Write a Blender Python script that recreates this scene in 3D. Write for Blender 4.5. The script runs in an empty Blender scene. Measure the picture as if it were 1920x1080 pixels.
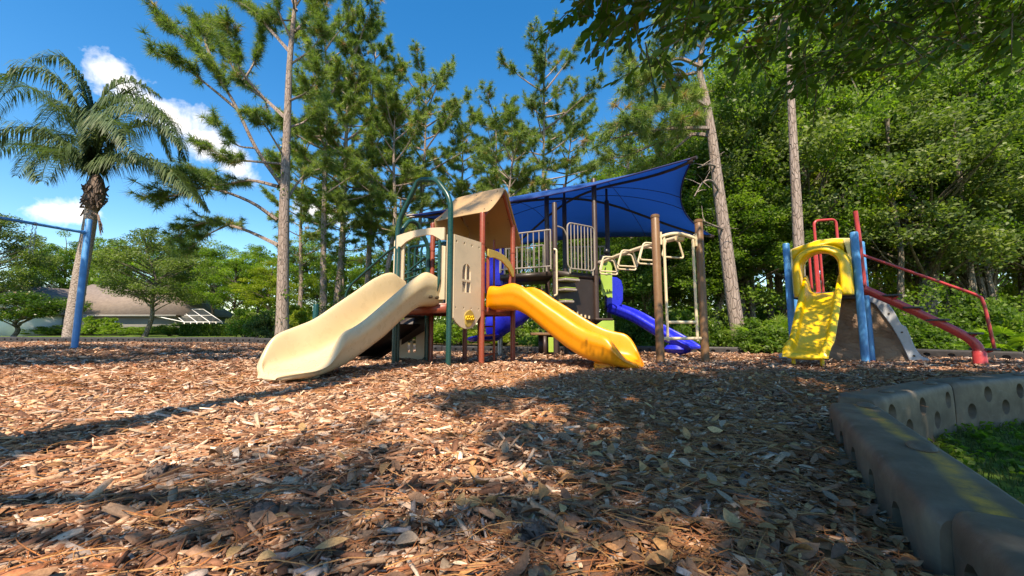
import bpy, bmesh, math, random
import numpy as np
from mathutils import Vector, Matrix
PI = math.pi
rng = np.random.default_rng(7)
random.seed(7)
scene = bpy.context.scene
COL = scene.collection

# ------------------------------------------------------------------ camera model
F, PITCH, CAMH = 750.0, math.radians(6.0), 0.5
cp, sp = math.cos(PITCH), math.sin(PITCH)
def P(px, py, Y):
    """world point seen at photo pixel (1920 x 1080) at distance Y"""
    x, v = (px - 960) / F, (540 - py) / F
    t = Y / (cp - v * sp)
    return np.array([x * t, Y, CAMH + t * (sp + v * cp)])
def GX(px, py, z=0.0):
    x, v = (px - 960) / F, (540 - py) / F
    t = (z - CAMH) / (sp + v * cp)
    return np.array([x * t, t * (cp - v * sp), z])
cam_d = bpy.data.cameras.new('camera'); cam = bpy.data.objects.new('camera', cam_d); COL.objects.link(cam)
cam.location = (0, 0, CAMH); cam.rotation_euler = (PI / 2 + PITCH, 0, 0)
cam_d.sensor_width = 36; cam_d.lens = 36 * F / 1920; cam_d.clip_start = 0.02; cam_d.clip_end = 2000
scene.camera = cam

def sstep(a, b, x):
    t = np.clip((np.asarray(x, float) - a) / (b - a), 0, 1); return t * t * (3 - 2 * t)
def base_z(x, y):
    x = np.asarray(x, float); y = np.asarray(y, float)
    s = -0.022 * np.clip(y - 6, 0, 12) * sstep(-7, -2, x)
    s = s + 0.05 * sstep(-5, -9, x) * sstep(4, 9, y)
    return s
def gz(x, y):
    x = np.asarray(x, float); y = np.asarray(y, float)
    w = (0.012 * np.sin(2.1 * x + 0.7 * y + 1) + 0.010 * np.sin(-1.3 * x + 2.6 * y) + 0.007 * np.sin(5.1 * x + 3.3 * y + 2)
         + 0.006 * np.sin(4.2 * y - 6.0 * x + .5))
    m = 0.045 * np.exp(-(((x + .35) / .5) ** 2 + ((y - 1.5) / .16) ** 2)) + 0.04 * np.exp(-(((x + .5) / .4) ** 2 + ((y - 2.35) / .2) ** 2))
    dA = (x - 1.775) * .848 + (y - 2.135) * -.53
    m = m - .055 * sstep(-.55, -.13, dA) * sstep(2.5, 2.0, y) * sstep(-.4, .2, y) * (dA < .3)
    m = m + 0.03 * np.exp(-(((x - .2) / .5) ** 2 + ((y - 2.6) / .25) ** 2))
    return base_z(x, y) + w + m

# ------------------------------------------------------------------ materials
def new_mat(name):
    m = bpy.data.materials.new(name); m.use_nodes = True
    nt = m.node_tree; nt.nodes.clear()
    out = nt.nodes.new('ShaderNodeOutputMaterial')
    return m, nt, out
def nd(nt, typ, **kw):
    n = nt.nodes.new(typ)
    for k, v in kw.items(): setattr(n, k, v)
    return n
def rgba(c): return (c[0], c[1], c[2], 1)
def ramp(nt, fac, stops):
    r = nd(nt, 'ShaderNodeValToRGB'); e = r.color_ramp.elements
    while len(e) < len(stops): e.new(0.5)
    for el, (p, c) in zip(e, stops): el.position = p; el.color = rgba(c)
    nt.links.new(fac, r.inputs[0]); return r.outputs[0]
def noise(nt, vec, scale, detail=4, rough=.55, dist=0):
    n = nd(nt, 'ShaderNodeTexNoise'); n.inputs['Scale'].default_value = scale; n.inputs['Detail'].default_value = detail
    n.inputs['Roughness'].default_value = rough; n.inputs['Distortion'].default_value = dist
    if vec is not None: nt.links.new(vec, n.inputs['Vector'])
    return n.outputs['Fac']
def objco(nt): return nd(nt, 'ShaderNodeTexCoord').outputs['Object']
def geopos(nt): return nd(nt, 'ShaderNodeNewGeometry').outputs['Position']
def mapping(nt, vec, scale=(1, 1, 1), rot=(0, 0, 0)):
    m = nd(nt, 'ShaderNodeMapping'); m.inputs['Scale'].default_value = scale; m.inputs['Rotation'].default_value = rot
    nt.links.new(vec, m.inputs['Vector']); return m.outputs[0]
def mixc(nt, fac, a, b, mode='MIX'):
    m = nd(nt, 'ShaderNodeMix', data_type='RGBA', blend_type=mode)
    for s, v in ((m.inputs[0], fac), (m.inputs[6], a), (m.inputs[7], b)):
        if hasattr(v, 'is_output'): nt.links.new(v, s)
        elif isinstance(v, (int, float)): s.default_value = v
        else: s.default_value = rgba(v)
    return m.outputs[2]
def bump(nt, h, strength, dist=0.01):
    b = nd(nt, 'ShaderNodeBump'); b.inputs['Strength'].default_value = strength; b.inputs['Distance'].default_value = dist
    nt.links.new(h, b.inputs['Height']); return b.outputs[0]
def surf(name, col, rough=.5, var=.18, scale=6, bmp=.0, bscale=60, spec=.5, dirt=None, dirt_amt=.5, metallic=0):
    """worn painted / moulded surface: base colour with soft fade, scuffs and grime"""
    m, nt, out = new_mat(name)
    p = nd(nt, 'ShaderNodeBsdfPrincipled'); nt.links.new(p.outputs[0], out.inputs[0])
    co = objco(nt)
    n1 = noise(nt, co, scale, 6, .6)
    c = np.array(col)
    col1 = ramp(nt, n1, [(.3, c * (1 - var)), (.55, c), (.75, np.clip(c * (1 + var * .7) + var * .03, 0, .95))])
    if dirt is not None:
        n2 = noise(nt, co, scale * 2.7, 8, .7, .4)
        f = ramp(nt, n2, [(.52, (0, 0, 0)), (.72, (dirt_amt,) * 3)])
        col1 = mixc(nt, f, col1, dirt)
        n3 = noise(nt, mapping(nt, co, (1, 1, .35)), scale * 16, 4, .6)
        f3 = ramp(nt, n3, [(.66, (0, 0, 0)), (.76, (dirt_amt * .8,) * 3)])
        col1 = mixc(nt, f3, col1, tuple(np.array(dirt) * .6))
    nt.links.new(col1, p.inputs['Base Color'])
    rr = ramp(nt, noise(nt, co, scale * 4, 5), [(.3, (max(rough - .1, .05),) * 3), (.7, (min(rough + .12, 1),) * 3)])
    nt.links.new(rr, p.inputs['Roughness'])
    p.inputs['Specular IOR Level'].default_value = spec; p.inputs['Metallic'].default_value = metallic
    if bmp: nt.links.new(bump(nt, noise(nt, co, bscale, 5), bmp, .004), p.inputs['Normal'])
    return m
def leafmat(name, stops, transl=.35, rough=.5, tcol=None):
    m, nt, out = new_mat(name)
    at = nd(nt, 'ShaderNodeAttribute', attribute_name='tint')
    c = ramp(nt, at.outputs['Fac'], stops)
    p = nd(nt, 'ShaderNodeBsdfPrincipled'); p.inputs['Roughness'].default_value = rough; p.inputs['Specular IOR Level'].default_value = .35
    t = nd(nt, 'ShaderNodeBsdfTranslucent')
    nt.links.new(c, p.inputs['Base Color'])
    hs = mixc(nt, 1.0, c, tcol or (1.25, 1.5, .5), 'MULTIPLY')
    nt.links.new(hs, t.inputs['Color'])
    mx = nd(nt, 'ShaderNodeMixShader'); mx.inputs[0].default_value = transl
    nt.links.new(p.outputs[0], mx.inputs[1]); nt.links.new(t.outputs[0], mx.inputs[2]); nt.links.new(mx.outputs[0], out.inputs[0])
    return m
def attrmat(name, rough=.8, nscale=90, streak=True):
    """colour from the per-piece vertex colour 'col' (each chip has its own wood colour) with fine grain"""
    m, nt, out = new_mat(name)
    p = nd(nt, 'ShaderNodeBsdfPrincipled'); nt.links.new(p.outputs[0], out.inputs[0])
    at = nd(nt, 'ShaderNodeAttribute', attribute_name='col')
    n = noise(nt, geopos(nt), nscale, 5, .65)
    c = mixc(nt, 1.0, at.outputs['Color'], ramp(nt, n, [(.3, (.62,) * 3), (.7, (1.25,) * 3)]), 'MULTIPLY')
    nt.links.new(c, p.inputs['Base Color']); p.inputs['Roughness'].default_value = rough
    p.inputs['Specular IOR Level'].default_value = .25
    nt.links.new(bump(nt, n, .5, .003), p.inputs['Normal'])
    return m
def barkmat(name, c1, c2, c3, sc=9, stretch=.35, bst=.9):
    m, nt, out = new_mat(name)
    p = nd(nt, 'ShaderNodeBsdfPrincipled'); nt.links.new(p.outputs[0], out.inputs[0])
    co = mapping(nt, objco(nt), (1, 1, stretch))
    v = nd(nt, 'ShaderNodeTexVoronoi'); v.feature = 'DISTANCE_TO_EDGE'; v.inputs['Scale'].default_value = sc; nt.links.new(co, v.inputs['Vector'])
    n = noise(nt, co, sc * 1.7, 8, .7, .5)
    e = ramp(nt, v.outputs['Distance'], [(.0, (0, 0, 0)), (.10, (1, 1, 1))])
    c = mixc(nt, e, c3, ramp(nt, n, [(.3, c1), (.7, c2)]))
    nt.links.new(c, p.inputs['Base Color']); p.inputs['Roughness'].default_value = .9; p.inputs['Specular IOR Level'].default_value = .15
    h = mixc(nt, .5, e, n)
    nt.links.new(bump(nt, h, bst, .04), p.inputs['Normal'])
    return m

M = {}
M['cream'] = surf('cream_plastic', (.60, .465, .275), .30, .07, 2.5, .03, 120, dirt=(.45, .36, .24), dirt_amt=.28)
M['tan'] = surf('tan_panel_plastic', (.58, .47, .33), .45, .07, 3, .05, 160, dirt=(.36, .29, .2), dirt_amt=.3)
M['roof'] = surf('tan_roof_plastic', (.40, .26, .125), .45, .08, 3, .05, 120, dirt=(.36, .26, .15), dirt_amt=.35)
M['orange'] = surf('orange_plastic', (.80, .285, .010), .3, .06, 2.2, .02, 120, dirt=(.70, .26, .02), dirt_amt=.3)
M['yellow'] = surf('yellow_plastic', (.84, .52, .010), .33, .06, 2.5, .02, 120, dirt=(.65, .45, .04), dirt_amt=.35)
M['palepanel'] = surf('pale_yellow_panel', (.80, .66, .30), .45, .07, 2.5, .02, 120, dirt=(.5, .38, .2), dirt_amt=.25)
M['green'] = surf('green_coated_steel', (.006, .055, .048), .3, .12, 9, .02, 200)
M['redpost'] = surf('red_brown_coated_steel', (.26, .055, .028), .36, .15, 8, .03, 150, dirt=(.16, .05, .03))
M['red'] = surf('red_coated_steel', (.46, .045, .045), .35, .12, 8, .02, 200, dirt=(.3, .06, .05))
M['blue'] = surf('blue_painted_steel', (.06, .27, .58), .42, .22, 7, .03, 150, dirt=(.10, .30, .52), dirt_amt=.6)
M['royal'] = surf('royal_blue_plastic', (.012, .022, .50), .28, .08, 3, .02, 120)
M['brownpost'] = surf('brown_coated_steel', (.19, .10, .045), .42, .12, 6, .03, 120, dirt=(.11, .06, .03))
M['darkbrown'] = surf('dark_brown_steel', (.045, .026, .020), .45, .15, 6, .03, 150)
M['darkplastic'] = surf('dark_brown_moulded_plastic', (.030, .019, .015), .5, .15, 5, .1, 60)
M['beige'] = surf('beige_coated_steel', (.66, .54, .36), .38, .08, 6, .02, 200)
M['railgrey'] = surf('taupe_coated_steel', (.30, .26, .22), .4, .08, 6, .02, 200)
M['lime'] = surf('lime_plastic', (.30, .45, .07), .4, .1, 5, .02, 120)
M['gold'] = surf('ochre_plastic', (.42, .30, .07), .4, .1, 5, .02, 120)
M['greyplastic'] = surf('grey_moulded_plastic', (.42, .44, .47), .45, .1, 5, .04, 120, dirt=(.3, .28, .25))
M['black'] = surf('black_plastic', (.012, .012, .013), .3, .1, 5)
M['rubber'] = surf('dark_step_coating', (.05, .045, .05), .6, .2, 10, .1, 150)
M['steel'] = surf('galvanised_steel', (.30, .31, .33), .35, .15, 20, metallic=.8)
M['bolt'] = surf('bolt_steel', (.12, .09, .06), .4, .1, 20, metallic=.6)
M['white'] = surf('white_paint', (.72, .72, .70), .5, .05, 4)
M['stucco'] = surf('shaded_stucco', (.24, .235, .215), .9, .07, 3, .3, 80)  # wall tone lowered to stand in for the shade of the trees
M['shingle'] = surf('brown_roof_shingles', (.21, .165, .135), .9, .25, 3.5, .6, 9, dirt=(.12, .10, .085), dirt_amt=.5)
M['glass'] = surf('dark_window_glass', (.02, .024, .03), .06, .1, 3, spec=.9)
M['screen'] = surf('pool_screen_mesh', (.06, .07, .075), .6, .2, 3)
M['pathc'] = surf('path_concrete', (.42, .38, .32), .9, .1, 3, .3, 40)

def canopymat():
    m, nt, out = new_mat('blue_shade_cloth')
    d = nd(nt, 'ShaderNodeBsdfPrincipled'); t = nd(nt, 'ShaderNodeBsdfTranslucent'); mx = nd(nt, 'ShaderNodeMixShader')
    co = objco(nt); n = noise(nt, co, 1.2, 6, .6)
    c = ramp(nt, n, [(.3, (.013, .105, .38)), (.7, (.02, .145, .48))])
    nt.links.new(c, d.inputs['Base Color']); d.inputs['Roughness'].default_value = .75
    t.inputs['Color'].default_value = (.03, .26, .62, 1); mx.inputs[0].default_value = .5
    w = nd(nt, 'ShaderNodeTexWave'); w.inputs['Scale'].default_value = 40; nt.links.new(co, w.inputs['Vector'])
    nt.links.new(bump(nt, noise(nt, co, 3.0, 3), .35, .05), d.inputs['Normal'])
    nt.links.new(d.outputs[0], mx.inputs[1]); nt.links.new(t.outputs[0], mx.inputs[2]); nt.links.new(mx.outputs[0], out.inputs[0])
    return m
M['canopy'] = canopymat()
def bordermat():
    m, nt, out = new_mat('weathered_border_plastic')
    p = nd(nt, 'ShaderNodeBsdfPrincipled'); nt.links.new(p.outputs[0], out.inputs[0])
    co = objco(nt); n1 = noise(nt, co, 7, 8, .65, .3)
    c = ramp(nt, n1, [(.3, (.074, .055, .036)), (.5, (.125, .096, .066)), (.72, (.20, .16, .108))])
    n3 = noise(nt, mapping(nt, co, (3, 14, 14)), 3, 6, .7)
    c = mixc(nt, ramp(nt, n3, [(.6, (0, 0, 0)), (.75, (.45,) * 3)]), c, (.22, .21, .19))
    nt.links.new(c, p.inputs['Base Color']); p.inputs['Roughness'].default_value = .62
    nt.links.new(bump(nt, noise(nt, co, 220, 4), .25, .002), p.inputs['Normal'])
    return m, nt, p, c, co
M['border'] = bordermat()[0]
def borderstain():
    m, nt, p, c, co = bordermat(); m.name = 'weathered_border_plastic_with_yellow_pollen'
    sx = nd(nt, 'ShaderNodeSeparateXYZ'); nt.links.new(co, sx.inputs[0])
    # a worn ochre stripe that wanders along the top
    nz = noise(nt, mapping(nt, co, (1.6, .01, .01)), 1.0, 3)
    a = nd(nt, 'ShaderNodeMath', operation='MULTIPLY_ADD'); a.inputs[1].default_value = .16; a.inputs[2].default_value = -.055
    nt.links.new(nz, a.inputs[0])
    d = nd(nt, 'ShaderNodeMath', operation='SUBTRACT'); nt.links.new(sx.outputs[1], d.inputs[0]); nt.links.new(a.outputs[0], d.inputs[1])
    ab = nd(nt, 'ShaderNodeMath', operation='ABSOLUTE'); nt.links.new(d.outputs[0], ab.inputs[0])
    band = ramp(nt, ab.outputs[0], [(.008, (1, 1, 1)), (.034, (0, 0, 0))])
    grain = ramp(nt, noise(nt, co, 16, 8, .75), [(.36, (.15,) * 3), (.6, (.95,) * 3)])
    f = mixc(nt, 1.0, band, grain, 'MULTIPLY')
    up = nd(nt, 'ShaderNodeNewGeometry'); s2 = nd(nt, 'ShaderNodeSeparateXYZ'); nt.links.new(up.outputs['Normal'], s2.inputs[0])
    g = ramp(nt, s2.outputs[2], [(.25, (0, 0, 0)), (.7, (1, 1, 1))])
    f = mixc(nt, 1.0, f, g, 'MULTIPLY')
    nt.links.new(mixc(nt, f, c, (.62, .31, .04)), p.inputs['Base Color'])
    return m
M['borderstain'] = borderstain()
M['borderdark'] = surf('shaded_black_border_plastic', (.028, .026, .026), .6, .25, 6, .1, 120, dirt=(.10, .085, .07), dirt_amt=.35)  # black plastic, darkened further for the shade of the trees
def rockmat():
    m, nt, out = new_mat('brown_rock_texture_plastic')
    p = nd(nt, 'ShaderNodeBsdfPrincipled'); nt.links.new(p.outputs[0], out.inputs[0])
    co = objco(nt); n = noise(nt, co, 2.2, 8, .6, 1.2)
    nt.links.new(ramp(nt, n, [(.3, (.20, .12, .075)), (.5, (.29, .185, .12)), (.7, (.34, .23, .15))]), p.inputs['Base Color'])
    p.inputs['Roughness'].default_value = .7
    nt.links.new(bump(nt, noise(nt, mapping(nt, co, (1, 1, 2.5)), 3.5, 6, .6, 2), .9, .05), p.inputs['Normal'])
    return m
M['rock'] = rockmat()
def groundmat(name, stops, scale, b=.6, scale2=None):
    m, nt, out = new_mat(name)
    p = nd(nt, 'ShaderNodeBsdfPrincipled'); nt.links.new(p.outputs[0], out.inputs[0])
    g = geopos(nt)
    n = noise(nt, g, scale, 10, .7)
    c = ramp(nt, n, stops)
    n2 = noise(nt, g, .5, 4)
    c = mixc(nt, 1.0, c, ramp(nt, n2, [(.3, (.75,) * 3), (.7, (1.15,) * 3)]), 'MULTIPLY')
    v = nd(nt, 'ShaderNodeTexVoronoi'); v.inputs['Scale'].default_value = scale2 or scale * 2; nt.links.new(mapping(nt, g, (1, 1, .2)), v.inputs['Vector'])
    sv = nd(nt, 'ShaderNodeSeparateColor'); nt.links.new(v.outputs['Color'], sv.inputs[0])
    c = mixc(nt, 1.0, c, ramp(nt, sv.outputs[0], [(0, (.55,) * 3), (1, (1.5,) * 3)]), 'MULTIPLY')
    nt.links.new(c, p.inputs['Base Color']); p.inputs['Roughness'].default_value = .95; p.inputs['Specular IOR Level'].default_value = .1
    nt.links.new(bump(nt, sv.outputs[0], b, .02), p.inputs['Normal'])
    return m
M['mulch'] = groundmat('woodchip_bed', [(.3, (.06, .028, .014)), (.5, (.16, .082, .040)), (.7, (.28, .16, .085))], 14, .8, 42)
M['lawn'] = groundmat('lawn_grass', [(.3, (.045, .085, .015)), (.5, (.09, .15, .025)), (.7, (.17, .19, .05))], 6, .6, 25)
M['floor'] = groundmat('woodland_floor', [(.3, (.05, .04, .02)), (.5, (.11, .075, .04)), (.7, (.10, .10, .03))], 5, .6, 18)
M['chips'] = attrmat('wood_chips', .85, 120)
M['litter'] = attrmat('fallen_leaves_and_needles', .6, 160)
M['pinebark'] = barkmat('pine_bark', (.23, .175, .145), (.42, .34, .30), (.185, .138, .115), 13, .24, .8)
M['bark'] = barkmat('grey_bark', (.13, .11, .085), (.25, .215, .175), (.06, .05, .038), 12, .3, .8)
M['palmbark'] = barkmat('palm_bark', (.30, .25, .21), (.45, .38, .33), (.14, .11, .09), 9, 1.8, .6)
M['husk'] = barkmat('palm_husk', (.13, .09, .07), (.26, .20, .17), (.04, .03, .025), 9, .25, 1.0)
M['deadwood'] = barkmat('bleached_branch', (.36, .32, .28), (.48, .44, .40), (.2, .17, .15), 14, .3, .5)
M['needle'] = leafmat('pine_needles', [(0, (.06, .11, .040)), (.5, (.155, .22, .062)), (.85, (.27, .315, .08)), (1, (.38, .24, .11))], .48, .45)
M['needlelit'] = leafmat('sunlit_pine_needles', [(0, (.09, .15, .045)), (.5, (.20, .275, .07)), (.85, (.31, .36, .10)), (1, (.36, .23, .12))], .42, .45)  # paler copy of the needles with sunlight put into the colour
M['oakleaf'] = leafmat('oak_leaves', [(0, (.032, .070, .015)), (.6, (.075, .145, .022)), (.9, (.14, .20, .03)), (1, (.24, .17, .03))], .52, .35)
M['leafA'] = leafmat('broad_leaves_mid', [(0, (.060, .120, .018)), (.5, (.15, .25, .032)), (1, (.27, .35, .055))], .54, .45)
M['leafB'] = leafmat('broad_leaves_dark', [(0, (.045, .092, .018)), (.5, (.115, .20, .032)), (1, (.21, .285, .05))], .52, .45)
M['leafC'] = leafmat('broad_leaves_pale', [(0, (.065, .10, .035)), (.5, (.13, .185, .05)), (1, (.23, .27, .085))], .42, .5)
M['leafY'] = leafmat('yellow_green_leaves', [(0, (.09, .14, .015)), (.5, (.20, .26, .025)), (1, (.34, .36, .05))], .48, .5)
M['palmleaf'] = leafmat('palm_leaflets', [(0, (.045, .080, .034)), (.5, (.095, .145, .058)), (.9, (.19, .23, .11)), (1, (.30, .25, .13))], .34, .48, (1.1, 1.3, .7))
M['ivy'] = leafmat('ivy_leaves', [(0, (.05, .10, .01)), (.5, (.11, .19, .02)), (1, (.24, .30, .04))], .4, .4)
M['grassblade'] = leafmat('grass_blades', [(0, (.03, .055, .012)), (.5, (.07, .105, .022)), (1, (.24, .18, .08))], .3, .5)
# ------------------------------------------------------------------ mesh builder
def A(*v): return np.array(v if len(v) > 1 else v[0], float)
def unit(v):
    v = np.asarray(v, float); n = np.linalg.norm(v); return v / n if n > 1e-12 else v
def origin_of(o):
    while o is not None and o.parent is not None: o = o.parent
    return np.array(o.location) if o is not None else np.zeros(3)
def make_mesh(name, V, faces, cols=None, tint=None, smooth=False):
    """V (n,3); faces: list of int arrays (k, m) with m = 3 or 4 or list of lists"""
    me = bpy.data.meshes.new(name)
    V = np.ascontiguousarray(V, np.float32)
    idx, tot = [], []
    for fa in faces:
        if isinstance(fa, np.ndarray):
            if len(fa) == 0: continue
            idx.append(fa.reshape(-1)); tot.append(np.full(len(fa), fa.shape[1], np.int32))
        else:
            for f in fa: idx.append(np.array(f, np.int32)); tot.append(np.array([len(f)], np.int32))
    idx = np.concatenate(idx).astype(np.int32); tot = np.concatenate(tot)
    start = np.concatenate([[0], np.cumsum(tot)[:-1]]).astype(np.int32)
    me.vertices.add(len(V)); me.vertices.foreach_set('co', V.reshape(-1))
    me.loops.add(len(idx)); me.loops.foreach_set('vertex_index', idx)
    me.polygons.add(len(tot)); me.polygons.foreach_set('loop_start', start); me.polygons.foreach_set('loop_total', tot)
    if smooth: me.polygons.foreach_set('use_smooth', np.ones(len(tot), bool))
    if cols is not None:
        a = me.attributes.new('col', 'FLOAT_COLOR', 'POINT'); c = np.ones((len(V), 4), np.float32); c[:, :3] = cols
        a.data.foreach_set('color', c.reshape(-1))
    if tint is not None:
        a = me.attributes.new('tint', 'FLOAT', 'POINT'); a.data.foreach_set('value', np.asarray(tint, np.float32))
    me.update(calc_edges=True); me.validate()
    return me
def fix_normals(me):
    bm = bmesh.new(); bm.from_mesh(me); bmesh.ops.recalc_face_normals(bm, faces=bm.faces); bm.to_mesh(me); bm.free()
class MB:
    def __init__(s): s.V = []; s.Fq = []; s.Ft = []; s.Fn = []; s.n = 0
    def add(s, v, quads=None, tris=None, ngons=None):
        v = np.asarray(v, float); b = s.n; s.V.append(v); s.n += len(v)
        if quads is not None and len(quads): s.Fq.append(np.asarray(quads, int) + b)
        if tris is not None and len(tris): s.Ft.append(np.asarray(tris, int) + b)
        if ngons: s.Fn += [[i + b for i in f] for f in ngons]
        return s
    def box(s, c, size, ex=(1, 0, 0), ey=(0, 1, 0)):
        ex = unit(ex); ey = unit(ey); ez = np.cross(ex, ey); h = A(size) / 2; c = A(c)
        v = [c + ex * (i * h[0]) + ey * (j * h[1]) + ez * (k * h[2]) for k in (-1, 1) for j in (-1, 1) for i in (-1, 1)]
        return s.add(v, [[0, 2, 3, 1], [4, 5, 7, 6], [0, 1, 5, 4], [2, 6, 7, 3], [0, 4, 6, 2], [1, 3, 7, 5]])
    def tube(s, pts, r, n=10, closed=False, cap=True):
        pts = [A(p) for p in pts]; k = len(pts)
        rs = r if hasattr(r, '__len__') else [r] * k
        T = []
        for i in range(k):
            a = pts[(i - 1) % k] if (closed or i > 0) else pts[i]; b = pts[(i + 1) % k] if (closed or i < k - 1) else pts[i]
            T.append(unit(b - a))
        ref = A(0, 0, 1) if abs(T[0][2]) < .9 else A(1, 0, 0)
        N = unit(np.cross(T[0], ref)); V = []
        for i in range(k):
            N = unit(N - T[i] * N.dot(T[i])); B = np.cross(T[i], N)
            for j in range(n):
                a = 2 * PI * j / n; V.append(pts[i] + rs[i] * (N * math.cos(a) + B * math.sin(a)))
        Q = []
        for i in range(k if closed else k - 1):
            for j in range(n):
                i2 = (i + 1) % k; Q.append([i * n + j, i * n + (j + 1) % n, i2 * n + (j + 1) % n, i2 * n + j])
        ng = [] if (closed or not cap) else [list(range(n))[::-1], [(k - 1) * n + j for j in range(n)]]
        return s.add(V, Q, ngons=ng)
    def prism(s, poly, o, ex, ey, d):
        """polygon poly (2d, in ex, ey) extruded by d along ex x ey, centred"""
        ex = unit(ex); ey = unit(ey); ez = np.cross(ex, ey); o = A(o); n = len(poly)
        v = [o + ex * p[0] + ey * p[1] - ez * d / 2 for p in poly] + [o + ex * p[0] + ey * p[1] + ez * d / 2 for p in poly]
        return s.add(v, [[i, (i + 1) % n, n + (i + 1) % n, n + i] for i in range(n)], ngons=[list(range(n))[::-1], list(range(n, 2 * n))])
    def lathe(s, prof, c, n=20, ax=(0, 0, 1)):
        ax = unit(ax); ref = A(1, 0, 0) if abs(ax[0]) < .9 else A(0, 1, 0); e1 = unit(np.cross(ax, ref)); e2 = np.cross(ax, e1); c = A(c)
        V = [c + ax * z + (e1 * math.cos(2 * PI * j / n) + e2 * math.sin(2 * PI * j / n)) * r for r, z in prof for j in range(n)]
        k = len(prof)
        Q = [[i * n + j, i * n + (j + 1) % n, (i + 1) * n + (j + 1) % n, (i + 1) * n + j] for i in range(k - 1) for j in range(n)]
        return s.add(V, Q, ngons=[list(range(n))[::-1], [(k - 1) * n + j for j in range(n)]])
    def loft(s, rings, closed_ring=True, caps=True):
        k, n = len(rings), len(rings[0]); V = [p for r in rings for p in r]
        m = n if closed_ring else n - 1
        Q = [[i * n + j, i * n + (j + 1) % n, (i + 1) * n + (j + 1) % n, (i + 1) * n + j] for i in range(k - 1) for j in range(m)]
        ng = [list(range(n))[::-1], [(k - 1) * n + j for j in range(n)]] if (caps and closed_ring) else []
        return s.add(V, Q, ngons=ng)
    def build(s, name, mat, parent=None, smooth=False, bevel=0, subsurf=0, cols=None, tint=None, solid=0, seg=2, recalc=True):
        V = np.concatenate(s.V) - (origin_of(parent) if parent is not None else 0)
        me = make_mesh(name, V, s.Fq + s.Ft + ([s.Fn] if s.Fn else []), cols, tint, smooth)
        if recalc: fix_normals(me)
        o = bpy.data.objects.new(name, me); COL.objects.link(o)
        for m in (mat if isinstance(mat, (list, tuple)) else [mat]): me.materials.append(m)
        if parent is not None: o.parent = parent
        if smooth and not subsurf and not bevel:
            try:
                me.set_sharp_from_angle(angle=math.radians(40))
            except Exception: pass
        if solid:
            md = o.modifiers.new('solid', 'SOLIDIFY'); md.thickness = solid; md.offset = 0
        if bevel:
            md = o.modifiers.new('bevel', 'BEVEL'); md.width = bevel; md.segments = seg; md.limit_method = 'ANGLE'; md.angle_limit = math.radians(35)
            me.polygons.foreach_set('use_smooth', np.ones(len(me.polygons), bool)); me.set_sharp_from_angle(angle=math.radians(60))
        if subsurf:
            md = o.modifiers.new('sub', 'SUBSURF'); md.levels = md.render_levels = subsurf
        return o
def apply_mods(o):
    dg = bpy.context.evaluated_depsgraph_get(); dg.update()
    me = bpy.data.meshes.new_from_object(o.evaluated_get(dg)); old = o.data; o.modifiers.clear(); o.data = me; me.name = old.name
def cut(o, mb):
    """boolean-subtract the volume mb (same world coordinates) from o"""
    V = np.concatenate(mb.V) - origin_of(o)
    me = make_mesh('cutter', V, mb.Fq + mb.Ft + ([mb.Fn] if mb.Fn else [])); fix_normals(me); c = bpy.data.objects.new('cutter', me); COL.objects.link(c)
    c.location = origin_of(o) if o.parent is not None else A(o.location)
    bpy.context.view_layer.update()
    md = o.modifiers.new('cut', 'BOOLEAN'); md.object = c; md.operation = 'DIFFERENCE'; md.solver = 'EXACT'
    # cut first, then bevel
    while o.modifiers[0].name != 'cut': o.modifiers.move(len(o.modifiers) - 1, 0)
    apply_mods(o); bpy.data.objects.remove(c)
    o.data.polygons.foreach_set('use_smooth', np.zeros(len(o.data.polygons), bool))
def tag(o, label=None, cat=None, group=None, kind=None):
    if label: o['label'] = label
    if cat: o['category'] = cat
    if group: o['group'] = group
    if kind: o['kind'] = kind
    return o
def thing(name, label, cat, loc=(0, 0, 0), group=None):
    o = bpy.data.objects.new(name, None); COL.objects.link(o); o.location = [float(q) for q in loc]; o.empty_display_size = .2
    return tag(o, label, cat, group)
def smooth_path(pts, k=6):
    """Catmull-Rom through pts"""
    p = [A(q) for q in pts]; p = [2 * p[0] - p[1]] + p + [2 * p[-1] - p[-2]]; out = []
    for i in range(1, len(p) - 2):
        for j in range(k):
            t = j / k
            out.append(.5 * ((2 * p[i]) + (-p[i - 1] + p[i + 1]) * t + (2 * p[i - 1] - 5 * p[i] + 4 * p[i + 1] - p[i + 2]) * t * t + (-p[i - 1] + 3 * p[i] - 3 * p[i + 1] + p[i + 2]) * t ** 3))
    out.append(p[-2]); return out
def fillet(pts, r=.08, k=5, closed=False):
    """polyline with rounded corners"""
    p = [A(q) for q in pts]; n = len(p); out = []
    for i in range(n):
        if not closed and i in (0, n - 1): out.append(p[i]); continue
        a, b, c = p[(i - 1) % n], p[i], p[(i + 1) % n]
        l1, l2 = np.linalg.norm(a - b), np.linalg.norm(c - b); q = min(r, l1 * .45, l2 * .45)
        s_, e_ = b + (a - b) / l1 * q, b + (c - b) / l2 * q
        for j in range(k + 1):
            t = j / k; out.append((1 - t) ** 2 * s_ + 2 * t * (1 - t) * b + t * t * e_)
    return out
def xyz(v, z): return A(v[0], v[1], z)
U = A(.848, -.53, 0); W = A(.53, .848, 0); UP = A(0, 0, 1)

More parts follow.
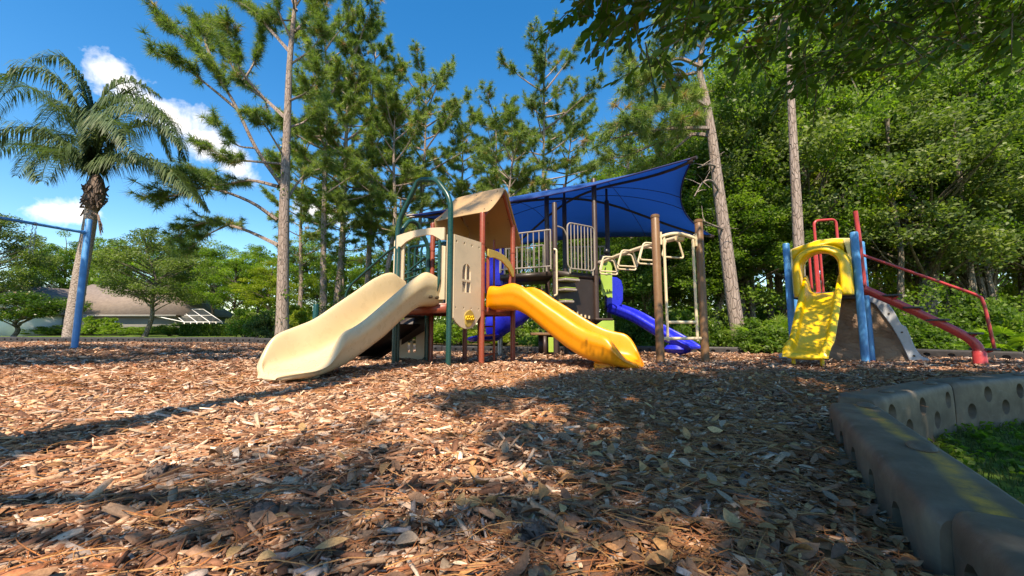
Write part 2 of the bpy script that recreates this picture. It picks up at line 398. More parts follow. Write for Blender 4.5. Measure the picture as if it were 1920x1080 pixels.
def slide_mesh(M0, s, c, st, wall=.055):
    """moulded open slide: stations (t, bed z, left rim z, right rim z, half width)"""
    mb = MB(); rings = []; c1_, c2_, c3_ = (.03, .06, .12) if wall > .05 else (.014, .032, .065)
    for (t, zb, zl, zr, hw) in st:
        def at(o, z): return A(M0) + A(s) * t + A(c) * o + UP * z
        bt = zb - .07
        def side(sg, zr_):
            h = zr_ - zb
            return [(sg * (hw + wall), bt + .01), (sg * (hw + wall + .02), zb + h * .40), (sg * (hw + wall + .045), zb + h * .52), (sg * (hw + wall + .035), zr_ - .045), (sg * (hw + wall * .7), zr_),
                    (sg * (hw + .005), zr_ - .01), (sg * (hw - .015), zr_ - h * .35), (sg * (hw - c1_), zb + min(.32 * h, .10)), (sg * (hw - c2_), zb + min(.12 * h, .035)), (sg * (hw - c3_), zb + .007), (sg * hw * .35, zb)]
        prof = side(-1, zl) + [(0, zb)] + side(1, zr)[::-1] + [(hw * .6, bt), (0, bt), (-hw * .6, bt)]
        rings.append([at(o, z) for o, z in prof])
        if t in (st[0][0], st[-1][0]):        # close the hollow ends
            dt = -.004 if t == st[0][0] else .012
            end_ = [at(o, zb - .035) + A(s) * dt for o, z in prof]
            if t == st[0][0]: rings.insert(0, end_)
            else: rings.append(end_)
    return mb.loft(rings, caps=False)
def lerp_st(st, step=.09):
    st = np.array(st, float); ts = np.arange(st[0, 0], st[-1, 0] + 1e-6, step); ts[-1] = st[-1, 0]
    out = []
    # smooth (monotone-ish) interpolation
    for t in ts: out.append([t] + [float(np.interp(t, st[:, 0], st[:, i])) for i in range(1, 5)])
    o = np.array(out)
    for _ in range(2): o[1:-1, 1:] = .25 * o[:-2, 1:] + .5 * o[1:-1, 1:] + .25 * o[2:, 1:]
    return [tuple(r) for r in o]
def post(mb, x, y, z1, r, z0=None, cap=True, n=16):
    z0 = float(gz(x, y)) - .12 if z0 is None else z0
    pts = [(x, y, z0), (x, y, z1 - .02), (x, y, z1 - .004), (x, y, z1)]
    return mb.tube(pts, [r, r, r * .85, r * .45], n)

# ================================================================== play structure with cream and orange slides
DECK = .86
G1 = A(-.83, 5.28, 0); G2 = G1 - U * 1.02
FR = G1 + W * .70 + U * .02; LF = FR - U * 1.0; RR = FR + W * .86; BK = LF + W * .86
psA = thing('play_structure', 'tan and green play structure with gabled roof, cream slide and orange slide', 'play structure', (*(.25 * (G1 + G2 + RR + BK))[:2], 0))
for p, z1 in ((FR, 2.26), (RR, 2.26), (LF, 2.24), (BK, 2.24)):
    mb = MB(); post(mb, p[0], p[1], z1, .041)
    mb.lathe([(.047, -.015), (.047, .015)], (p[0], p[1], DECK - .06), 16).lathe([(.046, -.01), (.046, .01)], (p[0], p[1], 1.78), 16)
    mb.build('post', M['redpost'], psA, True)
# green arch in front: two legs joined by a pointed hoop
mb = MB()
lg, rg = G2, G1
hoop = [xyz(rg, -.12), xyz(rg, 2.27), xyz(rg - U * .23, 2.55), xyz(rg - U * .30, 2.60), xyz(lg + U * .47, 2.655), xyz(lg + U * .38, 2.64), xyz(lg + U * .04, 2.14), xyz(lg, 2.0), xyz(lg, -.12)]
mb.tube(fillet(hoop, .16, 6), .036, 14); mb.build('arch_post', M['green'], psA, True)
# stair-side arch
mb = MB(); a0 = LF - W * .06; a1 = G2 + W * .08
e = [xyz(a1 - U * .03, -.12), xyz(a1 - U * .03, 1.98), xyz(a1 + W * .17 - U * .03, 2.19), xyz(a1 + W * .34 - U * .03, 2.19), xyz(a0 - U * .03, 1.84), xyz(a0 - U * .03, -.12)]
mb.tube(fillet(e, .12, 6), .033, 12); mb.build('arch_post', M['green'], psA, True)
# decks
for c0, c1, c2, c3 in ((G1, G2, LF, FR), (FR, LF, BK, RR)):
    mb = MB(); q = [c0 + U * -.02, c1 + U * .02, c2 + U * .02, c3 + U * -.02]
    mb.add([xyz(p, DECK - .05) for p in q] + [xyz(p, DECK) for p in q], [[0, 3, 2, 1], [4, 5, 6, 7], [0, 1, 5, 4], [1, 2, 6, 5], [2, 3, 7, 6], [3, 0, 4, 7]])
    for i in range(4):
        a, b = q[i], q[(i + 1) % 4]; d = unit(b - a)
        mb.box(xyz((a + b) / 2, DECK - .075), (np.linalg.norm(b - a) - .06, .02, .12), d, np.cross(UP, d))
    mb.build('deck', M['redpost'], psA)
# roof: two sloping moulded panels with a rolled lower edge and gable trusses
A0 = P(950, 350, 6.26); EL = P(917, 397, 5.78); ER = P(981, 462, 6.86); shift = -U * 1.10
def roof_panel(top, low, nm):
    mb = MB(); rows = []
    nrm = unit(np.cross(low - top, shift)); nrm = nrm if nrm[2] > 0 else -nrm
    for i in range(7):
        t = i / 6; p = top * (1 - t) + low * t + nrm * (-.05 * math.sin(PI * t) * .55)
        rows.append([p + shift * (j / 6) + nrm * (.012 * math.sin(PI * j / 6)) for j in range(7)])
    V = [p for r in rows for p in r]
    mb.add(V, [[i * 7 + j, i * 7 + j + 1, (i + 1) * 7 + j + 1, (i + 1) * 7 + j] for i in range(6) for j in range(6)])
    o = mb.build(nm, M['roof'], psA, True, solid=.022, subsurf=1); return o, nrm
r1, n1 = roof_panel(A0, EL, 'roof_panel'); r2, n2 = roof_panel(A0 + W * .012, ER, 'roof_panel')
for s_ in (0.12, .5, .9):
    for t in (.14, .5, .86):
        for low, nn, pr_ in ((EL, n1, r1), (ER, n2, r2)):
            p = A0 * (1 - t) + low * t + shift * s_ + nn * (.012 - .03 * math.sin(PI * t)); MB().lathe([(.011, -.012), (.011, .012), (.006, .016)], p, 8, nn).build('bolt', M['bolt'], pr_)
for q in (0.06, .95):
    mb = MB(); o = shift * q - UP * .05
    f0, r0 = (FR, RR) if q < .5 else (LF, BK)
    mb.tube(fillet([xyz(f0, 2.2), A0 + o - UP * .03, xyz(r0, 2.2)], .06, 4), .030, 10); mb.build('roof_truss', M['redpost'], psA, True)
mb = MB(); mid = (LF + BK) / 2 + U * .05
mb.prism([(-.45, 2.28), (-.40, 1.95), (-.2, 2.02), (0, 2.05), (.2, 2.02), (.40, 1.95), (.45, 2.28), (0, 2.62)], mid * A(1, 1, 0), W, UP, .02); mb.build('gable_panel', M['roof'], psA, bevel=.004)
# castle panel on the right side of the front deck
e0 = G1 + W * .045; e1 = FR - W * .045; wd = np.linalg.norm(e1 - e0); cen = (e0 + e1) / 2
poly = [(-wd / 2, .66), (-wd * .40, .60), (-wd * .25, .545), (-wd * .12, .52), (wd * .02, .515), (wd * .16, .53), (wd * .3, .58), (wd * .42, .66), (wd / 2, .70), (wd / 2, 1.79), (-wd / 2, 1.79)]
mb = MB().prism(poly, cen + U * .012, W, UP, .028); pan = mb.build('window_panel', M['tan'], psA, bevel=.005)
cb = MB()
for (ox, z0, z1, arch) in ((-.085, 1.02, 1.165, 0), (.015, 1.02, 1.165, 0), (-.085, 1.20, 1.36, -1), (.015, 1.20, 1.36, 1)):
    w_ = .042; pl = [(ox - w_, z0), (ox + w_, z0)]
    if arch == 0: pl += [(ox + w_, z1), (ox - w_, z1)]
    elif arch < 0: pl += [(ox + w_, z1 + .06), (ox + .01, z1 + .05), (ox - .025, z1 + .015), (ox - w_, z1 - .04)]
    else: pl += [(ox + w_, z1 - .04), (ox + .025, z1 + .015), (ox - .01, z1 + .05), (ox - w_, z1 + .06)]
    cb.prism(pl, cen + U * .012, W, UP, .2)
for k in range(4): cb.prism([(-.26 + .17 * k + .016 * math.cos(a), 1.70 + .02 * math.sin(a)) for a in np.linspace(0, 2 * PI, 9)[:-1]], cen + U * .012, W, UP, .2)
for k in range(4): cb.prism([(-.26 + .17 * k + .010 * math.cos(a), .80 + .018 * math.sin(a)) for a in np.linspace(0, 2 * PI, 9)[:-1]], cen + U * .012, W, UP, .2)
cut(pan, cb)
mb = MB(); blob = [(.105 * (1 + .14 * math.sin(3 * a + 1)) * math.cos(a) + .02, .66 + .115 * (1 + .12 * math.sin(2 * a)) * math.sin(a)) for a in np.linspace(0, 2 * PI, 25)[:-1]]
mb.prism(blob, cen + U * .034, W, UP, .014); em = mb.build('play_plaque', M['gold'], pan, bevel=.003)
mb = MB()
for k in range(4):
    cx = cen + U * .048 + W * (-.045 + .045 * k) + UP * (.665 + .006 * (k % 2)); mb.tube([cx + (W * math.cos(a) * .021 + UP * math.sin(a) * .024) for a in np.linspace(0, 2 * PI, 13)[:-1]], .008, 6, True)
mb.build('raised_letters', M['yellow'], em, True)
# entry boards of the cream slide: arched header and two side boards
fr = -W  # front faces -W
c = (G1 + G2) / 2 - W * .055
mb = MB(); up_ = [(-.46 + .92 * i / 10, 1.85 + .035 * math.sin(PI * i / 10) + .02) for i in range(11)]; lo = [(-.46, 1.68), (-.41, 1.67), (-.36, 1.70), (-.25, 1.76), (-.1, 1.80), (.1, 1.81), (.25, 1.79), (.36, 1.73), (.41, 1.70), (.46, 1.70)]
mb.prism(lo + up_[::-1], c, U, UP, .03); mb.build('entry_header', M['tan'], psA, bevel=.005)
for sg in (-1, 1):
    mb = MB(); x0, x1 = (-.475, -.335) if sg < 0 else (.345, .45); zt = 1.76 if sg < 0 else 1.62
    mb.prism([(x0, .9), (x1, .9), (x1, zt - .03), (x1 - sg * .01, zt), (x0, zt)] if sg < 0 else [(x0, .9), (x1, .9), (x1, zt), (x0 + .03, zt + .02), (x0, zt - .03)], c + W * .035, U, UP, .028)
    mb.build('entry_board', M['tan'], psA, bevel=.006)
    mb = MB(); q = c + U * sg * .33 - W * .02
    mb.tube(fillet([q + UP * 1.70 + U * sg * .06, q + UP * 1.12 + U * sg * .06, q + UP * .95 - U * sg * .01, q + UP * .90 - U * sg * .02], .1, 5), .02, 10); mb.build('grab_bar', M['green'], psA, True)
# tall side board by the stairs and slim white board next to the right arch leg
mb = MB().prism([(-.09, .80), (.09, .80), (.09, 1.80), (.06, 1.86), (-.06, 1.86), (-.09, 1.80)], G2 - U * .03 + W * .06, W, UP, .03); mb.build('side_board', M['tan'], psA, bevel=.008)
mb = MB().box(xyz(G1 - U * .055 + W * .03, 1.30), (.03, .05, .98), U, W); mb.build('edge_board', M['tan'], psA, bevel=.004)
# barrier with green balusters at the back left + curved bars, stair handrails
mb = MB(); b0 = LF - U * .0 + W * .10; b1 = BK - W * .10
mb.tube([xyz(b0, 1.86), xyz(b1, 1.86)], .016, 8).tube([xyz(b0, .93), xyz(b1, .93)], .016, 8)
for k in range(6):
    q = b0 + (b1 - b0) * (k + .5) / 6; mb.tube([xyz(q, .93), xyz(q, 1.86)], .013, 8)
mb.build('railing', M['green'], psA, True)
mb = MB(); b0 = LF + U * .05 + W * .02; b1 = FR - U * .38 + W * .02
mb.tube([xyz(b0, 1.84), xyz(b1, 1.88)], .018, 8).tube(fillet([xyz(b0, 1.70), xyz((b0 + b1) / 2, 1.60), xyz(b1, 1.62)], .2), .018, 8)
for k in range(4):
    q = b0 + (b1 - b0) * (k + .5) / 4; mb.tube([xyz(q, .9), xyz(q, 1.78), xyz(q + U * .02, 1.86)], .016, 8)
mb.build('railing', M['green'], psA, True)
lb0, lb1 = P(764, 600, 7.0), P(834, 600, 6.75); lz = lambda p: float(gz(p[0], p[1]))
mb = MB(); mb.tube(fillet([xyz(lb0, .9), xyz(lb0, 1.96), xyz(lb1, 2.0), xyz(lb1, .9)], .06), .027, 8)
for k in range(1, 6): q = lb0 + (lb1 - lb0) * k / 6; mb.tube([xyz(q, .9), xyz(q, 1.88), xyz(q + (lb1 - lb0) * .03, 1.97)], .021, 8)
mb.tube(smooth_path([xyz(lb0, 1.88), xyz(lb0 * .6 + lb1 * .4, 1.74), xyz(lb1, 1.72)], 4), .016, 8)
for zz1 in (1.66, 1.56, 1.46): mb.tube([xyz(lb0 + A(0, -.3, 0), zz1 - .22), xyz(lb1 + A(0, -.1, 0), zz1)], .016, 8)
mb.build('railing', M['green'], psA, True)
mb = MB().box(xyz((lb0 + lb1) / 2 + A(0, -.12, 0), DECK - .03), (.75, .5, .06), unit((lb1 - lb0) * A(1, 1, 0)), np.cross(UP, unit((lb1 - lb0) * A(1, 1, 0)))); mb.build('landing', M['redpost'], psA)
mb = MB().prism([(-.4, .92), (.4, .92), (.4, 1.72), (.3, 1.80), (-.3, 1.80), (-.4, 1.72)], (LF + BK) / 2 + U * .1, W, UP, .025); o = mb.build('side_panel', M['tan'], psA, bevel=.004)
cut(o, MB().prism([(.04, 1.2), (.18, 1.2), (.18, 1.4), (.11, 1.48), (.04, 1.4)], (LF + BK) / 2 + U * .1, W, UP, .3))
# stairs going down to the left
sd = -U; s0 = (G2 + LF) / 2 - U * .04; L_st = 1.55
mb = MB()
for sg in (-1, 1):
    o = s0 + W * sg * .34
    mb.prism([(0, DECK), (0, DECK - .34), (L_st - .2, -.10), (L_st + .1, -.10), (L_st + .1, .16), (.15, DECK)], o, sd, UP, .02)
mb.build('stair_stringer', M['darkplastic'], psA)
mb = MB()
for k in range(5): mb.box(s0 + sd * (.16 + .30 * k) + UP * (DECK - .15 * (k + 1)), (.26, .64, .035), sd, W)
mb.build('stair_tread', M['darkplastic'], psA)
mb = MB().box(s0 + sd * .62 + UP * .33, (1.1, .62, .02), unit(sd - UP * .52), W); mb.build('stair_riser_sheet', M['darkplastic'], psA)
for sg in (-1, 1):
    mb = MB(); o = s0 + W * sg * .37
    mb.tube(fillet([o + UP * 1.72, o + sd * .18 + UP * 1.66, o + sd * 1.0 + UP * 1.22, o + sd * 1.12 + UP * 1.08, o + sd * 1.12 + UP * .42], .1, 5), .019, 10)
    mb.build('stair_handrail', M['green'], psA, True)
nw = P(592, 590, 7.3)
mb = MB(); post(mb, nw[0], nw[1], .98, .05, n=14); mb.tube(fillet([xyz(nw, .62), xyz(nw + U * .2, .62), xyz(nw + U * .26, .5), xyz(nw + U * .26, -.1)], .08), .028, 8)
mb.build('newel_post', M['green'], psA, True)
# low activity panel under the stairs, on its own two short posts
pp = P(766, 676, 6.75); mb = MB().prism([(-.23, -.02), (.20, -.02), (.30, .10), (.30, .52), (-.23, .52)], (pp[0], pp[1], float(gz(pp[0], pp[1]))), unit(A(.97, .2, 0)), UP, .025)
o = mb.build('activity_panel', M['tan'], psA, bevel=.004)
cb = MB()
for pl in ([(-.02, .12), (.02, .12), (.02, .3), (.07, .3), (.07, .12), (.11, .12), (.11, .46), (.07, .46), (.07, .36), (.02, .36), (.02, .46), (-.02, .46)],):
    cb.prism(pl, (pp[0], pp[1], float(gz(pp[0], pp[1]))), unit(A(.97, .2, 0)), UP, .3)
cut(o, cb)
for px_ in (742, 792):
    q = P(px_, 676, 6.9 if px_ > 760 else 6.1); mb = MB(); post(mb, q[0], q[1], .78, .036, n=12); mb.build('post', M['green'], psA, True)
# cream slide
stC = [(-.04, .885, 1.20, 1.20, .29), (.10, .885, 1.25, 1.25, .285), (.22, .87, 1.31, 1.27, .28), (.36, .82, 1.27, 1.19, .28), (.54, .70, 1.18, 1.07, .275), (.84, .47, .97, .84, .275),
       (1.13, .30, .77, .62, .28), (1.28, .22, .655, .535, .295), (1.38, .185, .60, .505, .31), (1.45, .165, .57, .475, .325), (1.51, .15, .545, .38, .335), (1.57, .135, .52, .235, .34), (1.65, .12, .49, .17, .345), (1.74, .105, .44, .14, .345), (1.80, .105, .36, .135, .34), (1.85, .105, .24, .13, .325), (1.89, .105, .16, .13, .295), (1.925, .10, .125, .12, .24), (1.95, .09, .105, .105, .16), (1.965, .075, .085, .085, .07)]
mid = (G1 + G2) / 2 - W * .03
mb = slide_mesh(mid, -W, -U * -1, lerp_st(stC, .035)); cs = mb.build('slide', M['cream'], psA, True, subsurf=2); cs['label'] = 'wide cream slide with wavy rims'
mb = MB(); q = mid - W * 1.62; mb.loft([[q + U * a - W * b + UP * z for a, b in ((-.12, -.1), (.16, -.1), (.2, .1), (-.16, .1))] for z in (-.08, .10)]); mb.build('slide_foot', M['cream'], cs, bevel=.02)
for a in (.05, .17): MB().lathe([(.02, -.03), (.02, .012), (.008, .018)], mid + U * (.345 + .03) - W * a + UP * .93, 10, U).build('bolt', M['bolt'], cs, True)
# orange slide (double-hump side)
mid = (FR + RR) / 2 + U * .05
stO = [(-.02, .87, 1.16, 1.16, .26), (.10, .87, 1.16, 1.16, .26), (.16, .87, 1.13, 1.13, .26), (.24, .87, 1.165, 1.165, .255), (.40, .86, 1.19, 1.18, .25), (.58, .78, 1.12, 1.11, .25), (.75, .66, 1.0, .99, .25), (1.0, .47, .83, .84, .25), (1.2, .33, .70, .71, .255),
       (1.4, .22, .57, .59, .265), (1.55, .17, .50, .52, .28), (1.70, .145, .46, .48, .30), (1.82, .13, .42, .46, .315), (1.88, .115, .34, .42, .325), (1.94, .11, .26, .33, .32), (1.99, .105, .17, .22, .30), (2.04, .10, .13, .145, .26), (2.075, .09, .11, .115, .19), (2.095, .075, .085, .085, .09)]
mb = slide_mesh(mid, U, W, lerp_st(stO, .035)); os_ = mb.build('slide', M['orange'], psA, True, subsurf=2); os_['label'] = 'orange slide going down to the right'
mb = MB(); q = mid + U * 1.72; mb.loft([[q + W * a + U * b + UP * z for a, b in ((-.22, -.16), (.2, -.16), (.2, .16), (-.22, .16))] for z in (-.08, .10)]); mb.build('slide_foot', M['orange'], os_, bevel=.03)
# ochre arched header above the orange slide
c = (FR + RR) / 2 + U * .05
mb = MB().prism([(-.36, 1.60), (-.33, 1.58), (-.2, 1.60), (0, 1.58), (.2, 1.49), (.33, 1.36), (.37, 1.37), (.37, 1.47), (.25, 1.60), (.08, 1.68), (-.12, 1.71), (-.36, 1.71)], c, W, UP, .028); mb.build('entry_header', M['gold'], psA, bevel=.005)
for sg in (-1, 1):
    q = c + W * sg * .31 - U * .03; mb = MB()
    mb.tube(fillet([q + UP * 1.58, q + UP * 1.10, q - W * sg * .06 + UP * .94], .12), .026, 10); mb.build('grab_bar', M['redpost'], psA, True)
# thin red climbing ladder on the far side
mb = MB(); q0, q1 = BK + U * .30 , BK + U * .62
for q in (q0, q1): mb.tube([xyz(q, -.12), xyz(q, 2.05)], .018, 8)
for z in (.1, .32, .56, .8): mb.tube([xyz(q0, z), xyz(q1, z)], .014, 8)
mb.build('ladder', M['redpost'], psA, True)
q = RR - U * .22 - W * .22
mb = MB(); mb.tube([xyz(q, -.12), xyz(q, .86)], .018, 8)
for z in (.13, .42): mb.tube([xyz(q, z), xyz(FR + W * .05, z)], .015, 8)
mb.tube([xyz(q, .8), xyz(q, .72)], .022, 8); mb.build('ladder', M['redpost'], psA, True)
mb = MB(); q = BK + U * .12; mb.tube(fillet([xyz(q, .88), xyz(q, 1.9), xyz(q + U * .18, 2.02), xyz(q + U * .36, 1.9), xyz(q + U * .36, .88)], .1), .022, 8); mb.build('grab_bar', M['redpost'], psA, True)

# ================================================================== brown tower with railings, monkey bars and blue slides
T1 = P(1042, 600, 8.0); T2 = P(1119, 600, 8.6); T3 = P(1143, 600, 9.7); T4 = P(1061, 600, 9.8); T5 = P(1027, 600, 9.3); T0 = P(937, 600, 8.5); T6 = P(945, 600, 9.8)
tw = thing('play_tower', 'dark brown play tower with taupe railings, monkey bars and blue slides', 'play structure', ((T1[0] + T3[0]) / 2, (T1[1] + T3[1]) / 2, 0))
def ztop(px, py, Y): return P(px, py, Y)[2]
for p, z1, r in ((T1, ztop(1042, 380, 8.0), .052), (T2, ztop(1115, 335, 8.6), .056), (T3, ztop(1140, 376, 9.7), .056), (T4, ztop(1059, 374, 9.8), .056), (T5, ztop(1027, 355, 9.3), .056)):
    mb = MB(); post(mb, p[0], p[1], z1, r); mb.lathe([(r + .006, -.03), (r + .006, .03)], (p[0], p[1], 1.72), 16)
    if p is T3 or p is T4: mb.tube([xyz(p, z1 - .01), xyz(p, z1 + .40)], .03, 10)
    mb.build('post', M['darkbrown'] if p is not T1 else M['darkbrown'], tw, True)
DZ = 1.70
def deck(q, z, nm='deck', th=.11):
    mb = MB(); n = len(q); mb.add([xyz(p, z - th) for p in q] + [xyz(p, z) for p in q], [[i, (i + 1) % n, n + (i + 1) % n, n + i] for i in range(n)], ngons=[list(range(n))[::-1], list(range(n, 2 * n))])
    return mb.build(nm, M['darkplastic'], tw)
deck([T1, T2, T3, T4], DZ); deck([T0, T1 - A(.06, 0, 0), T5 - A(.02, 0, 0), T6], DZ - .02)
def railing(a, b, z0, z1, n, hoop=False, mat='railgrey', r=.015):
    mb = MB(); d = unit((b - a) * A(1, 1, 0))
    if hoop:
        mb.tube(fillet([xyz(a, z0), xyz(a, z1), xyz(b, z1), xyz(b, z0)], .12, 6, True), r * 1.15, 8, True)
    else:
        mb.tube([xyz(a, z1), xyz(b, z1)], r * 1.15, 8).tube([xyz(a, z0), xyz(b, z0)], r * 1.15, 8)
        for q in (a, b): mb.tube([xyz(q, z0 - .06), xyz(q, z1 + .01)], r * 1.1, 8)
    for k in range(1, n):
        q = a + (b - a) * k / n; mb.tube([xyz(q, z0), xyz(q, z1 - (.02 if hoop and k in (1, n - 1) else 0))], r * .8, 6)
    for q in (a + (b - a) * .08, b - (b - a) * .08): mb.tube([xyz(q, z0), xyz(q, z0 - .10)], r * 1.3, 6)
    return mb.build('railing', M[mat], tw, True)
railing(T0 + A(.02, -.03, 0), T1 + A(-.09, -.03, 0), DZ + .08, DZ + .83, 9)
railing(T6 + A(.02, 0, 0), T5 + A(-.09, 0, 0), DZ + .08, DZ + .80, 9)
railing(T0 + A(0, .05, 0), T6 + A(0, -.05, 0), DZ + .08, DZ + .80, 7)
e_ = unit((T2 - T1) * A(1, 1, 0))
railing(T1 + e_ * .30 + A(.02, -.05, 0), T2 - e_ * .06 + A(.02, -.04, 0), DZ + .06, DZ + 1.02, 8, True)
railing(T4 + A(.08, 0, 0), T3 - A(.08, 0, 0), DZ + .08, DZ + .85, 8)
mb = MB(); q = T1 + e_ * .07
mb.tube(fillet([xyz(q, 2.62), xyz(q + e_ * .16, 2.60), xyz(q + e_ * .27, 2.42), xyz(q + e_ * .27, 2.25)], .12, 6), .017, 8); mb.build('grab_bar', M['railgrey'], tw, True)
mb = MB(); q = T1 + A(-.03, -.08, 0); mb.tube(fillet([xyz(q, 2.12), xyz(q + A(.05, -.02, 0), 2.1), xyz(q + A(.05, -.02, 0), 1.2), xyz(q, 1.18)], .04), .02, 8); mb.build('grab_bar', M['beige'], tw, True)
# climbing wall below the deck with ledges
mb = MB(); wv = e_; n_ = np.cross(wv, UP)
a = T1 + e_ * .05; L = np.linalg.norm((T2 - T1)[:2]) - .1
mb.prism([(0, .95), (L * .2, .78), (L * .5, .5), (L * .78, .42), (L, .75), (L, 1.58), (0, 1.58)], a * A(1, 1, 0) + n_ * -.03, wv, UP, .04); cw = mb.build('climbing_panel', M['darkplastic'], tw, bevel=.01)
for k in range(6): MB().tube(smooth_path([a * A(1, 1, 0) + n_ * -.0 + wv * (.30 + .11 * k) + UP * (z_ + .015 * (k % 3)) for z_ in (.86 - .03 * k, .92 - .03 * k)], 2), .02, 6).build('hand_hold', M['beige'], cw, True)
for i, z in enumerate((1.50, 1.30, 1.06)):
    w_ = (.44, .36, .28)[i]; q = T1 + n_ * .10 + wv * (.06 + w_ / 2)
    mb = MB().prism([(-w_ / 2, -.14), (w_ / 2 - .05, -.14), (w_ / 2, -.02), (w_ / 2, .1), (-w_ / 2, .12)], q * A(1, 1, 0) + UP * z, wv, -n_, .05); mb.build('climbing_step', M['railgrey'], tw, bevel=.015)  # duller taupe stands in for the shade under the deck
    mb = MB().prism([(-w_ / 2 + .02, -.12), (w_ / 2 - .07, -.12), (w_ / 2 - .03, .08), (-w_ / 2 + .02, .1)], q * A(1, 1, 0) + UP * (z + .042), wv, -n_, .014); mb.build('step_tread', M['lime'], tw, bevel=.004)
mb = MB().prism([(-.3, .0), (.32, .0), (.40, .5), (.30, 1.0), (-.3, 1.0)], T2 * A(1, 1, 0) + A(.05, .55, .35), unit((T3 - T2) * A(1, 1, 0)), UP, .04); mb.build('side_panel', M['darkplastic'], tw, bevel=.01)
# low transfer step with lime skirt
q = P(1022, 640, 8.5)
mb = MB().box((q[0], q[1], .42), (.62, .5, .05)); mb.build('transfer_step', M['brownpost'], tw, bevel=.008)
for dx in (-.02, .24): MB().box((q[0] + dx, q[1] - .2, .15), (.07, .07, .5)).build('step_leg', M['darkbrown'], tw)
MB().box((q[0] + .02, q[1] + .15, .15), (.3, .05, .5)).build('step_support', M['darkbrown'], tw)
mb = MB().box((q[0] + .11, q[1] - .225, .2), (.12, .02, .3)); mb.build('step_skirt', M['lime'], tw, bevel=.004)
q = P(1130, 640, 8.4)
mb = MB().box((q[0], q[1], .72), (.36, .4, .04)); mb.build('transfer_step', M['darkbrown'], tw, bevel=.006)
mb = MB().prism([(-.17, .45), (.2, .45), (.2, .70), (-.02, .70), (-.17, .6)], (q[0], q[1] - .18, 0), (1, 0, 0), UP, .02); mb.build('step_skirt', M['lime'], tw, bevel=.004)
# lime frog-shaped board between the right posts
c = (T2 + T3) / 2 * A(1, 1, 0); ex = unit(A(.98, .2, 0)); c = P(1137, 520, 8.9) * A(1, 1, 0); zz = lambda py: P(1137, py, 8.9)[2]
z0, z1 = zz(556), zz(492)
mb = MB().prism([(-.13, z0 + .04), (-.08, z0), (-.03, z0 + .03), (.02, z0 - .03), (.08, z0 - .01), (.13, z0 - .04), (.14, z1 - .1), (.1, z1), (.03, z1 + .03), (-.06, z1 + .01), (-.15, z1 - .04), (-.14, z1 - .25)], c, ex, UP, .03)
o = mb.build('lime_board', M['lime'], tw, bevel=.006)
mb = MB(); cc = c - A(0, .025, 0)
mb.tube(fillet([cc + ex * -.02 + UP * (z1 - .12), cc + ex * -.045 + UP * (z1 - .2), cc + ex * -.02 + UP * (z1 - .28), cc + ex * .03 + UP * (z1 - .26)], .04), .011, 6)
mb.build('board_mark', M['black'], o, True)
for a_ in (-.07, .0, .06): MB().tube([cc + ex * a_ + UP * (z0 + .16), cc + ex * (a_ + .015) + UP * (z0 + .10)], .010, 6).build('board_mark', M['black'], o, True)
for (dx, py, r) in ((-.06, 486, .10), (.02, 472, .075)):
    mb = MB(); prof = [(r * math.sin(t), -r * math.cos(t)) for t in np.linspace(.05, PI - .05, 9)]
    mb.lathe(prof, c + ex * dx + UP * zz(py) - A(0, .0, 0), 14); mb.build('bubble_eye', M['black'], o, True)
# monkey bars
B1 = P(1237, 640, 6.15); B2 = P(1321, 640, 6.3)
for q, py in ((B1, 403), (B2, 412)):
    mb = MB(); z1 = P(1235, py, q[1])[2]; post(mb, q[0], q[1], z1, .062); mb.lathe([(.068, -.05), (.068, -.01), (.05, 0)], (q[0], q[1], z1 + .004), 16); mb.build('post', M['brownpost'], tw, True)
bd = unit((B2 - B1) * A(1, 1, 0)); bw = np.linalg.norm((B2 - B1)[:2])
z_e = P(1240, 447, 6.2)[2]
mb = MB(); pts = [B1 * A(1, 1, 0) + bd * (bw * t) + UP * (z_e - .02 + .10 * math.sin(PI * t)) for t in np.linspace(.06, .94, 11)]
mb.tube(pts, .030, 10)
for q, sg in ((B1, 1), (B2, -1)): mb.box(xyz(q + bd * sg * .075, z_e - .01), (.03, .06, .2), bd, np.cross(UP, bd))
mb.build('arch_bar', M['beige'], tw, True)
mb = MB(); la, lb = B1 + bd * .14, B2 - bd * .12
for q in (la, lb): mb.tube([xyz(q, z_e + .02), xyz(q, .33)], .022, 8)
for z in (.62, .37): mb.tube([xyz(B1 + bd * .05 if z < .5 else la, z), xyz(B2 - bd * .05 if z < .5 else lb, z)], .024, 8)
mb.build('access_ladder', M['beige'], tw, True)
bs = P(1126, 506, 8.55); be = P(1268, 449, 6.32); be[2] = z_e + .03; bs[2] = be[2] - .02
mb = MB(); path = smooth_path([bs, bs * .66 + be * .34 + UP * .03, bs * .3 + be * .7 + UP * .03, be], 5); mb.tube(path, .036, 10); ob = mb.build('overhead_beam', M['beige'], tw, True)
mb = MB(); mb.lathe([(.05, -.06), (.06, 0), (.05, .06)], be + bd * .06, 12, bd); mb.build('beam_clamp', M['beige'], ob, True)
mb = MB(); mb.lathe([(.05, -.05), (.055, 0), (.05, .05)], bs, 12, unit(be - bs)); mb.build('beam_clamp', M['railgrey'], ob, True)
bdir = unit((be - bs) * A(1, 1, 0)); bs_ = np.cross(bdir, UP)
for k in range(7):
    t = .07 + .14 * k; q = bs + (be - bs) * t; sg = 1 if k % 2 else -1; o = bs_ * sg * .10
    mb = MB(); lp = [q + o - bs_ * .12 + UP * .03, q + o + bs_ * .12 + UP * .03, q + o + bs_ * .22 - UP * .27, q + o - bs_ * .22 - UP * .27]
    mb.tube(fillet(lp, .06, 5, True), .017, 8, True); mb.build('overhead_handle', M['beige'], ob, True)
